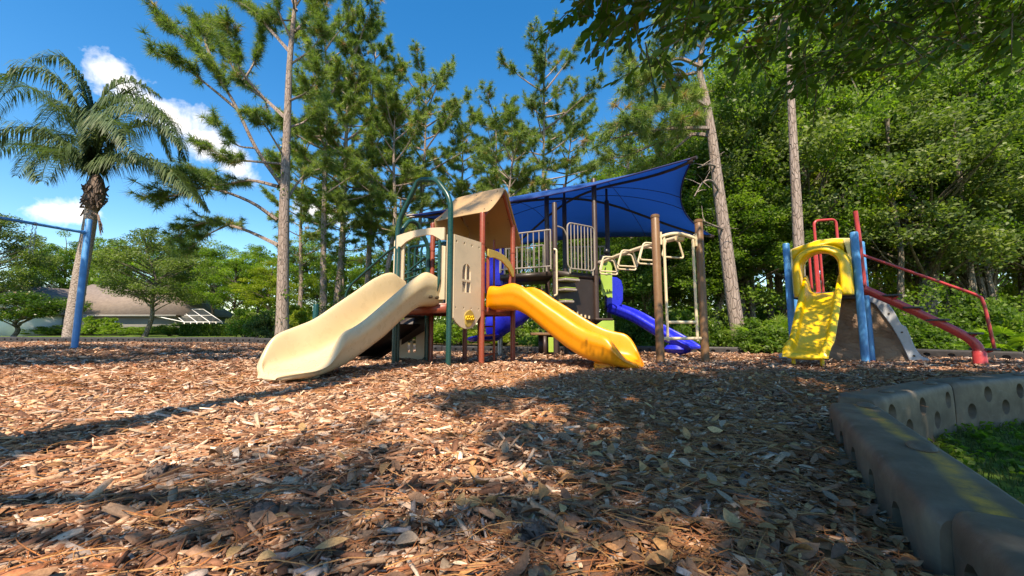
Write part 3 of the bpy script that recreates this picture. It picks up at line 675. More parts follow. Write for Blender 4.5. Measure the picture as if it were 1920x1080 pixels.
# right blue slide with its round hood
hs = P(1158, 560, 9.4); hd = unit(A(.93, -.36, 0)); hc = np.cross(UP, hd)
z_h = hs[2]
mb = MB().prism([(-.30, 1.02), (.0, 1.02), (.09, 1.08), (.14, 1.2), (.15, 1.5), (.11, 1.66), (.0, 1.74), (-.30, 1.74)], hs * A(1, 1, 0) + A(-.02, -.02, 0), unit(A(.9, .2, 0)), UP, .1); mb.build('slide_hood', M['royal'], tw, bevel=.03, seg=3)
p0 = P(1150, 575, 9.35); p1 = P(1298, 650, 8.1); sl = np.linalg.norm((p1 - p0)[:2]); sdv = unit((p1 - p0) * A(1, 1, 0)); zz0 = p0[2]
stB = [(0, zz0 - .1, zz0 + .1, zz0 + .1, .2), (.25, zz0 - .18, zz0 + .02, zz0 + .02, .2), (sl * .35, .72, .92, .92, .2), (sl * .55, .50, .70, .70, .2), (sl * .75, .30, .50, .50, .21), (sl * .88, .21, .38, .38, .23), (sl * .97, .19, .29, .29, .25), (sl + .08, .17, .20, .20, .22)]
mb = slide_mesh(p0 * A(1, 1, 0), sdv, np.cross(UP, sdv), lerp_st(stB, .12), .04); s_ = mb.build('slide', M['royal'], tw, True, subsurf=1); s_['label'] = 'straight blue slide behind the monkey bars'
q = P(1272, 662, 8.25); mb = MB().lathe([(.03, -.2), (.05, .0), (.22, .05), (.28, .12), (.22, .2), (.1, .22)], (q[0], q[1], 0), 20); mb.build('slide_foot', M['royal'], s_, True)
# spiral slide on the left of the tower
sc_ = P(948, 600, 9.15); mb = MB(); rings = []
for k in range(26):
    a = math.radians(240 - 380 * k / 25); zc = 1.70 - 1.38 * k / 25; R0, R1 = .10, .62
    ct, st_ = math.cos(a), math.sin(a); rd = A(ct, st_, 0); o = sc_ * A(1, 1, 0)
    hi = .34 + .12 * sstep(14, 22, k)
    prof = [(R0, zc + .12), (R0 + .03, zc + .02), (.3, zc - .04), (.46, zc), (.57, zc + .12), (R1, zc + hi), (R1 + .05, zc + hi), (R1 + .04, zc + .08), (.50, zc - .08), (.3, zc - .12), (R0, zc - .05)]
    rings.append([o + rd * r_ + UP * z_ for r_, z_ in prof])
mb.loft(rings); ss = mb.build('spiral_slide', M['royal'], tw, True, subsurf=1); ss['label'] = 'blue spiral slide behind the red posts'
mb = MB(); post(mb, sc_[0] - .12, sc_[1], 1.6, .06); mb.build('slide_column', M['steel'], ss, True)
e0 = sc_ + A(-.25, -.55, 0); mb = MB().loft([[A(sc_[0] - .1 - t * .75, sc_[1] - .45 + o_, .36 - .10 * t + zo) for o_, zo in ((-.3, .12), (-.2, 0), (.2, 0), (.3, .12), (.3, .08), (.2, -.05), (-.2, -.05), (-.3, .08))] for t in (0, .5, 1)]); mb.build('slide_exit', M['royal'], ss, True, subsurf=1)
q = P(931, 470, 8.7); hx = unit(A(1, .05, 0))
mb = MB().prism([(-.16, DZ - .25), (.16, DZ - .25), (.16, ztop(938, 428, 8.7)), (.10, ztop(938, 424, 8.7)), (-.16, ztop(924, 446, 8.7))], q * A(1, 1, 0), hx, UP, .18); mb.build('slide_hood', M['royal'], ss, bevel=.02)

# ================================================================== blue shade canopy over the tower
NR = P(1300, 297, 7.4); FRc = P(1334, 442, 11.2); NL = P(768, 404, 9.7); FL = A(-.1, 13.2, 3.35)
sh = thing('shade_canopy', 'royal blue fabric shade sail stretched above the brown tower', 'shade canopy', (1.5, 10.3, 0))
def csurf(a, b, dz=0):
    e1 = .075 * 4 * b * (1 - b); e2 = .08 * 4 * a * (1 - a)   # edges drawn in between the corners
    a2 = a * (1 - 2 * e1) + e1; b2 = b * (1 - 2 * e2) + e2
    p = NL * (1 - a2) * (1 - b2) + NR * a2 * (1 - b2) + FL * (1 - a2) * b2 + FRc * a2 * b2
    hump = min(4 * a * (1 - a), 1) ** .85 * min(4 * b * (1 - b), 1) ** .75
    return p + UP * (.62 * hump + dz) + UP * (.02 * math.sin(9 * a + 4 * b))
n = 28; mb = MB(); mb.add([csurf(i / n, j / n) for j in range(n + 1) for i in range(n + 1)], [[j * (n + 1) + i, j * (n + 1) + i + 1, (j + 1) * (n + 1) + i + 1, (j + 1) * (n + 1) + i] for j in range(n) for i in range(n)])
cl = mb.build('shade_fabric', M['canopy'], sh, True, solid=.006)
mb = MB()
edge = [csurf(t, 0) for t in np.linspace(0, 1, 20)] + [csurf(1, t) for t in np.linspace(0, 1, 20)][1:] + [csurf(1 - t, 1) for t in np.linspace(0, 1, 20)][1:] + [csurf(0, 1 - t) for t in np.linspace(0, 1, 20)][1:-1]
mb.tube(edge, .017, 6, True); mb.build('edge_cable', surf('navy_hem', (.01, .015, .12), .6, .1, 5), cl, True)
mb = MB()
for c0, c1 in (((.5, .5), (0, 0)), ((.5, .5), (1, 0)), ((.5, .5), (0, 1)), ((.5, .5), (1, 1))):
    mb.tube([csurf(c0[0] + (c1[0] - c0[0]) * t, c0[1] + (c1[1] - c0[1]) * t, -.05) for t in np.linspace(0, 1, 12)], .032, 8)
mb.build('rafter', M['darkbrown'], sh, True)
mb = MB()
for b in (.36, .52): mb.tube([csurf(t, b, -.012) for t in np.linspace(0, 1, 24)], .008, 5)
for a in (.28, .72): mb.tube([csurf(a, t, -.012) for t in np.linspace(0, 1, 24)], .007, 5)
mb.build('seam', M['black'], cl, True)
mb = MB()
for c_ in (NR, FRc, NL, FL): mb.tube([c_ + unit(c_ - csurf(.5, .5)) * .07, c_ - unit(c_ - csurf(.5, .5)) * .12], .035, 8)
mb.build('corner_cap', M['darkbrown'], sh, True)
# ================================================================== yellow slide climber on the right
CL = P(1484, 600, 6.75); CR = P(1616, 600, 6.1); CL2 = P(1496, 600, 7.7); CR2 = P(1627, 600, 6.62)
cx = thing('slide_climber', 'small climber with hooded yellow slide, blue posts and red stepping rail', 'play structure', (*(.25 * (CL + CR + CL2 + CR2))[:2], 0))
uu = unit((CR - CL) * A(1, 1, 0)); ww = np.cross(UP, uu)          # uu along the front, ww away from the viewer
wdc = np.linalg.norm((CR - CL)[:2])
for p, z1 in ((CL, 1.98), (CR, 2.02), (CL2, 1.9), (CR2, 1.98)):
    mb = MB(); post(mb, p[0], p[1], z1, .052); mb.build('post', M['blue'], cx, True)
DC = 1.08
mb = MB(); q = [CL + uu * .05, CR - uu * .05, CR - uu * .05 + ww * .85, CL + uu * .05 + ww * .85]
mb.add([xyz(p, DC - .06) for p in q] + [xyz(p, DC) for p in q], [[0, 3, 2, 1], [4, 5, 6, 7], [0, 1, 5, 4], [1, 2, 6, 5], [2, 3, 7, 6], [3, 0, 4, 7]]); mb.build('deck', M['rubber'], cx)
mb = MB().box(xyz((CL + CR) / 2, DC - .01), (wdc - .1, .03, .07), uu, ww); mb.build('deck_edge', M['blue'], cx)
# panel with an arched opening, and the hood around it
c = (CL + CR) / 2 * A(1, 1, 0); hw = wdc / 2 - .055
top = [(-hw, 1.86), (-hw * .6, 1.91), (0, 1.965), (hw * .6, 1.955), (hw, 1.93)]
mb = MB().prism([(-hw, 1.10), (hw, 1.10)] + top[::-1], c, uu, UP, .03); pan = mb.build('slide_panel', M['palepanel'], cx, bevel=.006)
hoodc = .015
arch = lambda r, z0: [(hoodc + r, z0)] + [(hoodc + r * math.cos(a), 1.50 + r * math.sin(a)) for a in np.linspace(0, PI, 15)] + [(hoodc - r, z0)]
cut(pan, MB().prism(arch(.235, 1.0), c, uu, UP, .3))
rings = []
for (ri, ro, d) in ((.355, .42, .018),):
    pass
path = arch(1, 0)
prof = [(.375, .0), (.39, -.06), (.365, -.20), (.33, -.27), (.28, -.30), (.245, -.28), (.235, -.2), (.23, .0)]   # radius, offset along ww
mb = MB()
angs = [None] + list(np.linspace(0, PI, 19)) + [None]
rings = []
for i in range(len(angs) + 2):
    if i <= 1:
        for z0 in ((1.03, 1.045, 1.12, 1.25) if i == 0 else (1.36, 1.45)): rings.append([c + uu * (hoodc + r) + UP * z0 + ww * o for r, o in prof])
    elif i >= len(angs):
        for z0 in ((1.45, 1.36) if i == len(angs) else (1.25, 1.12, 1.045, 1.03)): rings.append([c + uu * (hoodc - r) + UP * z0 + ww * o for r, o in prof])
    else:
        a = PI * (i - 2) / (len(angs) - 3); rings.append([c + uu * (hoodc + r * math.cos(a)) + UP * (1.50 + r * math.sin(a) * (.96)) + ww * o for r, o in prof])
mb.loft(rings); mb.build('slide_hood', M['yellow'], cx, True, subsurf=1)
# plain upper board behind the hood in yellow
mb = MB(); mb.prism([(-hw * .93, 1.62), (-hw * .93, 1.855)] + [(x * .93, z - .008) for x, z in top[1:-1]] + [(hw * .80, 1.925), (hw * .80, 1.62), (.36, 1.62)] + [(hoodc + .36 * math.cos(a), 1.5 + .36 * math.sin(a)) for a in np.linspace(.4, PI - .4, 9)] + [(-.35, 1.62)], c - ww * .021, uu, UP, .012); mb.build('panel_face', M['yellow'], pan)
stY = [(-.10, 1.10, 1.42, 1.42, .20), (.0, 1.10, 1.42, 1.42, .20), (.14, 1.08, 1.30, 1.30, .195), (.28, 1.0, 1.17, 1.17, .19), (.5, .84, .99, .99, .19), (.8, .61, .76, .76, .188), (1.1, .38, .52, .52, .182), (1.25, .28, .40, .40, .18), (1.38, .23, .38, .38, .18), (1.5, .21, .37, .37, .182), (1.6, .205, .34, .34, .182), (1.66, .20, .26, .26, .178), (1.70, .18, .20, .20, .17)]
mb = slide_mesh(c + uu * hoodc, -ww, uu, lerp_st(stY, .06), .04); ys = mb.build('slide', M['yellow'], cx, True, subsurf=2)
for sg in (-1, 1):
    q = c + uu * (hoodc + sg * .155) - ww * 1.55; mb = MB(); mb.tube([xyz(q, -.12), xyz(q, .17)], .024, 10); mb.build('slide_leg', M['yellow'], ys, True)
# red tubes: back hoop, bars behind the hood, tall handle
bk = lambda px, py: P(px, py, 7.3)
mb = MB(); a_, b_ = bk(1531, 480), bk(1573, 480); zt = bk(1550, 414)[2]
mb.tube(fillet([xyz(a_, 1.08), xyz(a_, zt), xyz(b_, zt + .03), xyz(b_, 1.08)], .10, 6), .024, 10); mb.build('hand_loop', M['red'], cx, True)
for x0 in (1519, 1530):
    mb = MB(); a_, b_ = P(x0, 500, 6.9), P(x0 + 10, 500, 6.9); mb.tube(fillet([xyz(a_, 1.9), xyz(a_, 1.13), xyz(b_, 1.13), xyz(b_, 1.9)], .05), .019, 8); mb.build('barrier_bar', M['red'], cx, True)
q0 = P(1610, 440, 6.35); q1 = P(1619, 520, 6.35); mb = MB(); mb.tube([xyz(P(1604, 400, 6.35), P(1604, 396, 6.35)[2]), q0, q1, xyz(q1, 1.05)], .033, 10); mb.build('hand_loop', M['red'], cx, True)
# stepping rail: thick tube to the ground, five dark steps, thin handrail
tp = [P(1618, 541, 6.3), P(1700, 577, 6.12), P(1780, 615, 5.95), P(1812, 632, 5.88)]
gnd = P(1836, 660, 5.82)
tube = tp + [P(1828, 645, 5.84), xyz(gnd, P(1836, 660, 5.82)[2]), xyz(gnd, -.12)]
mb = MB(); mb.tube(smooth_path(tube, 6), .062, 16); rail = mb.build('stepping_rail', M['red'], cx, True)
mb = MB(); post(mb, gnd[0] , gnd[1], P(1836, 657, 5.82)[2], .075); mb.build('rail_foot', M['red'], rail, True)
for px, py, w_ in ((1674, 554, .2), (1712, 577, .22), (1758, 600, .25), (1818, 625, .27), (1846, 655, .30)):
    q = P(px, py, 6.15 - (px - 1660) * .0016); mb = MB()
    mb.prism([(-w_ * .5, -.10), (w_ * .35, -.12), (w_ * .5, -.05), (w_ * .5, .08), (w_ * .3, .12), (-w_ * .5, .1)], q, uu, ww, .028); st_ = mb.build('step', M['rubber'], rail, bevel=.008)
    mb = MB(); mb.tube([q - UP * .012 + uu * w_ * .25, q - UP * .05, q - UP * .085 - uu * w_ * .22], .017, 8); mb.build('step_bracket', M['red'], st_, True)
h = [P(1617, 478, 6.35), P(1700, 507, 6.15), P(1780, 535, 5.97), P(1832, 554, 5.86), P(1843, 566, 5.84), P(1850, 590, 5.83), P(1858, 625, 5.82), P(1865, 655, 5.82)]
mb = MB(); mb.tube(smooth_path(h, 5), .021, 10); mb.build('handrail', M['red'], cx, True)
# moulded rock wall leaning against the back of the deck
a = P(1462, 668, 7.55) * A(1, 1, 0); b = P(1741, 679, 6.28) * A(1, 1, 0); a[2] = b[2] = 0; rx = unit(b - a); rl = np.linalg.norm(b - a); rn = np.cross(rx, UP)
rw = thing('climbing_wall', 'brown moulded rock climbing wall with grey stepped edges behind the yellow slide', 'climbing wall', (*((a + b) / 2)[:2], 0))
zr = [(0, -.15), (0, .05), (.10, .06), (.14, .16), (.20, .45), (.27, .62), (.34, .95), (.42, 1.10), (.50, 1.17)]
R_ = lambda s: rl * s
left = [(0, -.15), (0, .07), (.07, .08), (.14, .22), (.20, .48), (.22, .56), (.27, .58), (.34, .80), (.47, 1.06), (.52, 1.12), (.60, 1.14)]
right = [(rl - x * .98, z) for x, z in left]
xl = [(x, z) for x, z in left]
poly = [(.08, -.15), (.20, .25), (.30, .55), (.50, .95), (.62, 1.05), (rl - .62, 1.05), (rl - .50, .95), (rl - .30, .55), (rl - .20, .25), (rl - .08, -.15)]
# rugged centre: a displaced grid
nx, nz = 46, 30; mb = MB(); V = []
rr = np.random.default_rng(4)
bumps = [(rr.uniform(.1, .9), rr.uniform(0, 1), rr.uniform(.05, .16), rr.uniform(-.05, .06)) for _ in range(34)]
for j in range(nz + 1):
    t = j / nz; z = -.15 + 1.20 * t
    xl_ = np.interp(z, [p[1] for p in poly[:5]], [p[0] for p in poly[:5]]); xr_ = rl - xl_
    for i in range(nx + 1):
        s_ = i / nx; d = sum(h_ * math.exp(-((s_ - bx) / bw_) ** 2 - ((t - bz) / (bw_ * .9)) ** 2) for bx, bz, bw_, h_ in bumps)
        V.append(a + rx * (xl_ + (xr_ - xl_) * s_) + UP * z + rn * (.06 + d * min(1, 6 * s_, 6 * (1 - s_)) + .012 * math.sin(23 * s_ + 9 * t)))
mb.add(V, [[j * (nx + 1) + i, j * (nx + 1) + i + 1, (j + 1) * (nx + 1) + i + 1, (j + 1) * (nx + 1) + i] for j in range(nz) for i in range(nx)])
mb.build('rock_panel', M['rock'], rw, True, solid=.05)
for nm, pl in (('wall_edge', left), ('wall_edge', right)):
    inner = [(.17, -.15), (.29, .3), (.38, .56), (.56, .93), (.64, .98)]
    if pl is right: inner = [(rl - x, z) for x, z in inner]
    mb = MB(); n1 = 14
    def resample(p, m):
        p = np.array(p); d = np.concatenate([[0], np.cumsum(np.linalg.norm(np.diff(p, axis=0), axis=1))]); s_ = np.linspace(0, d[-1], m); return np.stack([np.interp(s_, d, p[:, 0]), np.interp(s_, d, p[:, 1])], 1)
    po, pi_ = resample(pl, 30), resample(inner, 30); rg = []
    for k in range(30):
        o_, i_ = po[k], pi_[k]
        rg.append([a + rx * o_[0] + UP * o_[1] + rn * .12, a + rx * i_[0] + UP * i_[1] + rn * .13, a + rx * i_[0] + UP * i_[1] + rn * .0, a + rx * o_[0] + UP * o_[1] + rn * -.12])
    mb.loft(rg); o = mb.build(nm, M['greyplastic'], rw, bevel=.01)
    for k in (6, 14, 21): m_ = po[k] * .5 + pi_[k] * .5; MB().lathe([(.014, -.01), (.014, .012), (.006, .016)], a + rx * m_[0] + UP * m_[1] + rn * .126, 10, rn).build('bolt', M['bolt'], o)

# ================================================================== swing frame at the far left
ss_ = P(141, 640, 10.0)
sw = thing('swing_set', 'blue steel swing post with a thin blue crossbar at the far left', 'swing', (ss_[0], ss_[1], 0))
mb = MB(); zt = P(172, 411, 10)[2]; post(mb, ss_[0], ss_[1], zt, .066); mb.build('post', M['blue'], sw, True)
b0 = P(163, 437, 10.0); b0[0] = ss_[0]; b0 = A(ss_[0], 10.0, P(163, 437, 10)[2]); b1 = P(0, 405, 8.6); b1[2] = b0[2]
bd_ = unit(b1 - b0); end = b0 + bd_ * 3.4
mb = MB(); mb.tube([b0 + bd_ * .03, end], .034, 12); mb.lathe([(.05, -.02), (.05, .05)], b0 + bd_ * .06, 12, bd_); mb.build('top_beam', M['blue'], sw, True)
mb = MB(); post(mb, end[0], end[1], zt, .066); mb.build('post', M['blue'], sw, True)
hb = P(64, 419, 9.12); hb = b0 + bd_ * np.linalg.norm((hb - b0)[:2]) 
ch = thing('swing_chain', 'dark hanging chain bunched on the blue crossbar of the swing frame', 'chain', hb)
mb = MB(); mb.lathe([(.042, -.025), (.042, .025)], hb, 12, bd_); mb.build('hanger', M['steel'], ch, True)
mb = MB()
for st2 in (-.025, .03):
    for k in range(20):
        c0 = hb - UP * (.06 + .034 * k) + bd_ * (st2 + .012 * math.sin(k * 1.7 + st2 * 90)); e1 = bd_ if k % 2 else np.cross(bd_, UP)
        mb.tube([c0 + e1 * .009 * math.cos(t) + UP * .022 * math.sin(t) for t in np.linspace(0, 2 * PI, 9)[:-1]], .004, 5, True)
mb.build('chain', M['steel'], ch, True)

# ================================================================== plastic border timbers round the bed
def timber(holes=True, stain=False, length=1.52):
    """timber lying along +x from 0 to length, top at z = 0: rounded shoulders, slightly waisted sides, rounded ends"""
    Lh = length; Ht = .36; mb = MB(); rg = []
    half = [(.102, -Ht), (.106, -.24), (.108, -.15), (.1075, -.085), (.106, -.045), (.103, -.026), (.0965, -.012), (.088, -.004), (.078, -.001), (.03, 0)]
    xs = np.concatenate([[0, .004, .014, .03, .055], np.arange(.1, Lh - .09, .045), [Lh - .055, Lh - .03, Lh - .014, Lh - .004, Lh]])
    for x in xs:
        e = min(x, Lh - x); k = 1 - .20 * max(0, 1 - e / .045) ** 2; dz = -.018 * max(0, 1 - e / .05) ** 2
        wob = 1 + .012 * math.sin(2 * PI * (x - .1) / .48)
        def pt(sg, w, z): return A(x, sg * w * k * (wob if z > -.2 and w > .05 else 1), z + dz * (1 if z > -.1 else 0))
        rg.append([pt(-1, w, z) for w, z in half] + [pt(1, w, z) for w, z in half[::-1]])
    mb.loft(rg); o = mb.build('border_timber', M['borderstain' if stain else 'border'], None, True)
    if holes:
        cb = MB()
        for k in range(6):
            x = .16 + .24 * k; z = -.215 if k % 2 else -.105
            cb.lathe([(.042, 0), (.048, .02), (.055, .045), (.072, .10)], (x, .055, z), 22, (0, 1, 0))
        for k in range(5):
            x = .14 + .29 * k; h_ = -.068
            cb.prism([(x - .055, -.50), (x + .055, -.50), (x + .054, -.22), (x + .045, h_ - .03), (x + .025, h_ - .006), (x, h_), (x - .025, h_ - .006), (x - .045, h_ - .03), (x - .054, -.22)], (0, -.10, 0), (1, 0, 0), (0, 0, 1), .09)
        cut(o, cb)
        o.data.polygons.foreach_set('use_smooth', np.ones(len(o.data.polygons), bool)); o.data.set_sharp_from_angle(angle=math.radians(32))
    return o
def caps(o, xs):
    for x in xs:
        mb = MB().lathe([(.05, .001), (.052, .005), (.046, .011), (.03, .0155), (.012, .0175), (.003, .018)], (0, 0, 0), 22); c = mb.build('stake_cap', M['border'], None, True); c.parent = o; c.location = (x, .035, -.001); c.scale = (1.25, .68, 1)
def place(o, p, q, z):
    d = unit((q - p) * A(1, 1, 0)); o.location = (p[0], p[1], z); o.rotation_euler = (0, 0, math.atan2(d[1], d[0])); return o
EA = A(1.775, 2.135, 0); ZB = .125
near = timber(True, True)
tag(near, 'near dark grey border timber with a worn yellow streak along its top', 'border timber', 'border timbers at the right front')
place(near, EA, EA - W, ZB); caps(near, (.10, .93))
t2 = timber(True, True, .9); tag(t2, 'closest border timber, cut off by the bottom right corner of the picture', 'border timber', 'border timbers at the right front')
place(t2, EA - W * 1.50 + U * .035, EA - W * 3 + U * .035, ZB + .012); caps(t2, (.5,))
EB = A(1.90, 2.33, 0); EC = A(3.12, 3.02, 0); ED = A(4.55, 3.55, 0); EE = A(5.95, 4.1, 0)
t3 = timber(True, False, 1.27); tag(t3, 'short-looking border timber slanting back from the corner behind the yellow-streaked one', 'border timber', 'border timbers at the right front'); place(t3, EC, EB, ZB - .004); caps(t3, (.2, .95))
t4 = timber(True); tag(t4, 'border timber at the right edge with two rows of round holes above the grass', 'border timber', 'border timbers at the right front'); place(t4, ED + A(.05, .02, 0), EC + A(.075, .03, 0), ZB); caps(t4, (.4, 1.2))
t5 = timber(True); tag(t5, 'border timber running out of the picture beyond the one with round holes', 'border timber', 'border timbers at the right front'); place(t5, EE, ED + A(.03, .012, 0), ZB)
far = timber(False); far.data.materials[0] = M['borderdark']; far_used = False
def border_run(pts, label, grp, lift):
    global far_used
    pts = [A(p[0], p[1], 0) for p in pts]
    for i in range(len(pts) - 1):
        p, q = pts[i], pts[i + 1]; L = np.linalg.norm(q - p); k = max(1, round(L / 1.5)); d = (q - p) / k
        for j in range(k):
            s_ = p + d * j
            o = far if not far_used else far.copy()
            if far_used: COL.objects.link(o)
            far_used = True
            m_ = s_ + d / 2
            place(o, s_, s_ + d, float(base_z(m_[0], m_[1])) + lift + .012 * math.sin(i * 3 + j * 1.9)); o.scale = (np.linalg.norm(d) / 1.52, 1, 1)
            tag(o, label, 'border timber', grp)
# ring of low mouldings seen from inside: one hole pattern cut once into the shared mesh
cb = MB()
for k in range(6):
    for sg in (-1, 1): cb.lathe([(.03, 0), (.045, .06)], (.16 + .24 * k, sg * .07, -.10), 12, (0, sg, 0))
cut(far, cb)
BP_L = [(-21, 15.0), (-14.5, 14.4), (-8.5, 13.4), (-5.2, 12.7)]
BP_C = [(-5.2, 12.7), (-2, 11.7), (1.2, 11.1), (4.3, 10.7)]
BP_R = [(4.3, 10.7), (6.3, 9.9), (7.7, 8.7), (8.9, 7.0), (9.2, 5.6)]
border_run(BP_L, 'low dark border timber in the long row behind the blue swing post', 'border timbers along the left lawn', .20)
border_run(BP_C, 'low border timber in the row behind the two play structures', 'border timbers behind the play structures', .17)
border_run(BP_R, 'low border timber in the row along the woods behind the yellow slide climber', 'border timbers along the woods', .17)

# ================================================================== house with screened pool cage
HY = 42.0
hb_ = lambda px, py, Y=HY: P(px, py, Y)
house = thing('house', 'single storey house, walls greyed for shade, with brown shingle roof behind the lawn', 'house', (-46, HY, 0))
xl0, xr0 = hb_(40, 600)[0], hb_(328, 600)[0]; ze = hb_(150, 589)[2]; zrid = hb_(150, 534)[2] + .5; z0 = float(base_z(-46, HY)) - .3
mb = MB(); xm = (xl0 + xr0) / 2; dep = 9.0
mb.box((xm, HY + dep / 2, (z0 + ze) / 2), (xr0 - xl0, dep, ze - z0)); wall = mb.build('wall', M['stucco'], house)
mb = MB(); ov = .5
v = [A(xl0 - ov, HY - ov, ze - .1), A(xr0 + ov, HY - ov, ze - .1), A(xr0 + ov, HY + dep + ov, ze - .1), A(xl0 - ov, HY + dep + ov, ze - .1), A(xl0 + 2.2, HY + dep / 2, zrid), A(xr0 - 3.8, HY + dep / 2, zrid)]
mb.add(v, [[0, 1, 5, 4], [2, 3, 4, 5], [0, 3, 2, 1]], [[1, 2, 5], [3, 0, 4]]); rf = mb.build('roof', M['shingle'], house, solid=.12)
mb = MB().box((xm, HY - ov - .03, ze - .18), (xr0 - xl0 + 1, .05, .2)); mb.build('gutter', M['stucco'], rf)
# gabled front wing at the left with a white trim
gx0, gx1 = hb_(-40, 600, HY - 4)[0], hb_(52, 600, HY - 4)[0]; gm = (gx0 + gx1) / 2; zg = hb_(0, 535, HY - 4)[2]
mb = MB().prism([(gx0 - gm, z0), (gx1 - gm, z0), (gx1 - gm, ze), (0, zg), (gx0 - gm, ze)], (gm, HY - 1, 0), (1, 0, 0), UP, 6); mb.build('gable_wing', M['white'], house)
mb = MB()
for sg, gx in ((-1, gx0), (1, gx1)):
    p0_, p1_ = A(gm, HY - 4.2, zg + .12), A(gx + sg * .5, HY - 4.2, ze - .15)
    mb.add([p0_, p1_, p1_ + A(0, 7, 0), p0_ + A(0, 7, 0)], [[0, 1, 2, 3]])
mb.build('wing_roof', M['shingle'], house, solid=.12)
mb = MB()
for sg, gx in ((-1, gx0), (1, gx1)):
    d_ = A(gx + sg * .5, HY - 4.3, ze - .22) - A(gm, HY - 4.3, zg + .05); mb.box(A(gm, HY - 4.32, zg + .05) + d_ / 2, (np.linalg.norm(d_), .08, .28), unit(d_), (0, 1, 0))
mb.build('gable_trim', M['white'], house)
def window(x0, x1, y0, y1, Y, nm='window', grid=True, fw=.10):
    a, b = P(x0, y1, Y), P(x1, y0, Y); mb = MB(); cx_, cz_ = (a[0] + b[0]) / 2, (a[2] + b[2]) / 2; w, h = b[0] - a[0], b[2] - a[2]
    mb.box((cx_, Y - .02, cz_ + h / 2), (w + fw * 2, .10, fw)).box((cx_, Y - .02, cz_ - h / 2), (w + fw * 2.6, .16, fw * 1.2))
    for sg in (-1, 1): mb.box((cx_ + sg * (w / 2 + fw / 2), Y - .02, cz_), (fw, .10, h - fw))
    if grid:
        mb.box((cx_, Y - .01, cz_), (w, .06, .07))
        for k in (-1, 1): mb.box((cx_ + k * w / 6, Y - .008, cz_), (.04, .04, h))
        for k in (-1, 1): mb.box((cx_, Y - .006, cz_ + k * h / 4), (w, .03, .04))
    o = mb.build(nm, M['white'], house); mb = MB().box((cx_, Y + .01, cz_), (w, .02, h)); mb.build('pane', M['glass'], o)
window(58, 73, 588, 621, HY - 1.2, fw=.16); window(112, 134, 606, 618, HY - .05, grid=False); window(196, 216, 600, 620, HY - .05, grid=False, fw=.14)
mb = MB().box((gx1 + .9, HY - .55, (z0 + ze) / 2), (2.2, 1.1, ze - z0 - .1)); mb.build('entry_bay', M['stucco'], house)
# pool cage
px0, px1 = 316, 416; YA = 40.5
cage = thing('pool_cage', 'white framed screened pool enclosure beside the house above a dark hedge', 'pool enclosure', (*P(366, 600, YA)[:2], 0))
tl, tr, bl, br = P(315, 580, YA + 4), P(381, 584, YA + 4), P(346, 600, YA), P(417, 604, YA)
bl[2] = br[2]; tl[2] = tr[2] = tl[2]
lines = []
mb = MB()
for t in np.linspace(0, 1, 4): mb.tube([bl + (br - bl) * t, tl + (tr - tl) * t], .038, 4)
for t in np.linspace(0, 1, 7): q = bl + (br - bl) * t; mb.tube([xyz(q, z0), q], .05, 4)
mb.tube([bl, br], .05, 4).tube([tl, tr], .05, 4).tube([(bl + tl) / 2, (br + tr) / 2], .035, 4).tube([xyz(bl, bl[2] - .9), xyz(br, br[2] - .9)], .04, 4)
mb.tube([tl, xyz(tl, z0)], .05, 4).tube([tl + A(-1.2, -2, -.5), bl], .05, 4); mb.build('cage_frame', M['white'], cage)
mb = MB(); e = A(0, 0, -.03); mb.add([bl + e, br + e, tr + e, tl + e, xyz(bl, z0) + A(0, .06, 0), xyz(br, z0) + A(0, .06, 0), bl + A(0, .06, -.02), br + A(0, .06, -.02)], [[0, 1, 2, 3], [4, 5, 7, 6]])
def screenmat():
    m, nt, out = new_mat('see_through_screen'); d = nd(nt, 'ShaderNodeBsdfDiffuse'); d.inputs[0].default_value = (.05, .06, .065, 1); t = nd(nt, 'ShaderNodeBsdfTransparent'); mx = nd(nt, 'ShaderNodeMixShader'); mx.inputs[0].default_value = .55
    nt.links.new(t.outputs[0], mx.inputs[1]); nt.links.new(d.outputs[0], mx.inputs[2]); nt.links.new(mx.outputs[0], out.inputs[0]); return m
mb.build('screen', screenmat(), cage)
# ================================================================== vegetation builders (numpy)
def rdir(n, r):
    v = r.normal(size=(n, 3)); return v / np.linalg.norm(v, axis=1, keepdims=True)
def nrm(v): return v / np.maximum(np.linalg.norm(v, axis=1, keepdims=True), 1e-9)
def leaf_quads(C, L, Wd, r, up=.6, droop=.0):
    """rhombic leaves at C: returns verts (4n,3), quads"""
    n = len(C); N = nrm(rdir(n, r) + A(0, 0, up)); D = nrm(np.cross(N, rdir(n, r))); B = np.cross(N, D)
    D = nrm(D + A(0, 0, -droop)); L = L * r.uniform(.65, 1.25, (n, 1)); Wd = Wd * r.uniform(.7, 1.2, (n, 1))
    fold = N * Wd * .25
    v = np.stack([C - D * L * .5, C + B * Wd * .5 + D * L * .05 + fold, C + D * L * .5 - N * L * .08, C - B * Wd * .5 + D * L * .05 + fold], 1).reshape(-1, 3)
    return v, np.arange(4 * n).reshape(n, 4)
def mesh_obj(name, V, faces, mat, parent=None, tint=None, cols=None, smooth=False):
    V = np.asarray(V); V = V - (origin_of(parent) if parent is not None else 0)
    me = make_mesh(name, V, faces, cols, tint, smooth); me.materials.append(mat)
    o = bpy.data.objects.new(name, me); COL.objects.link(o)
    if parent is not None: o.parent = parent
    return o
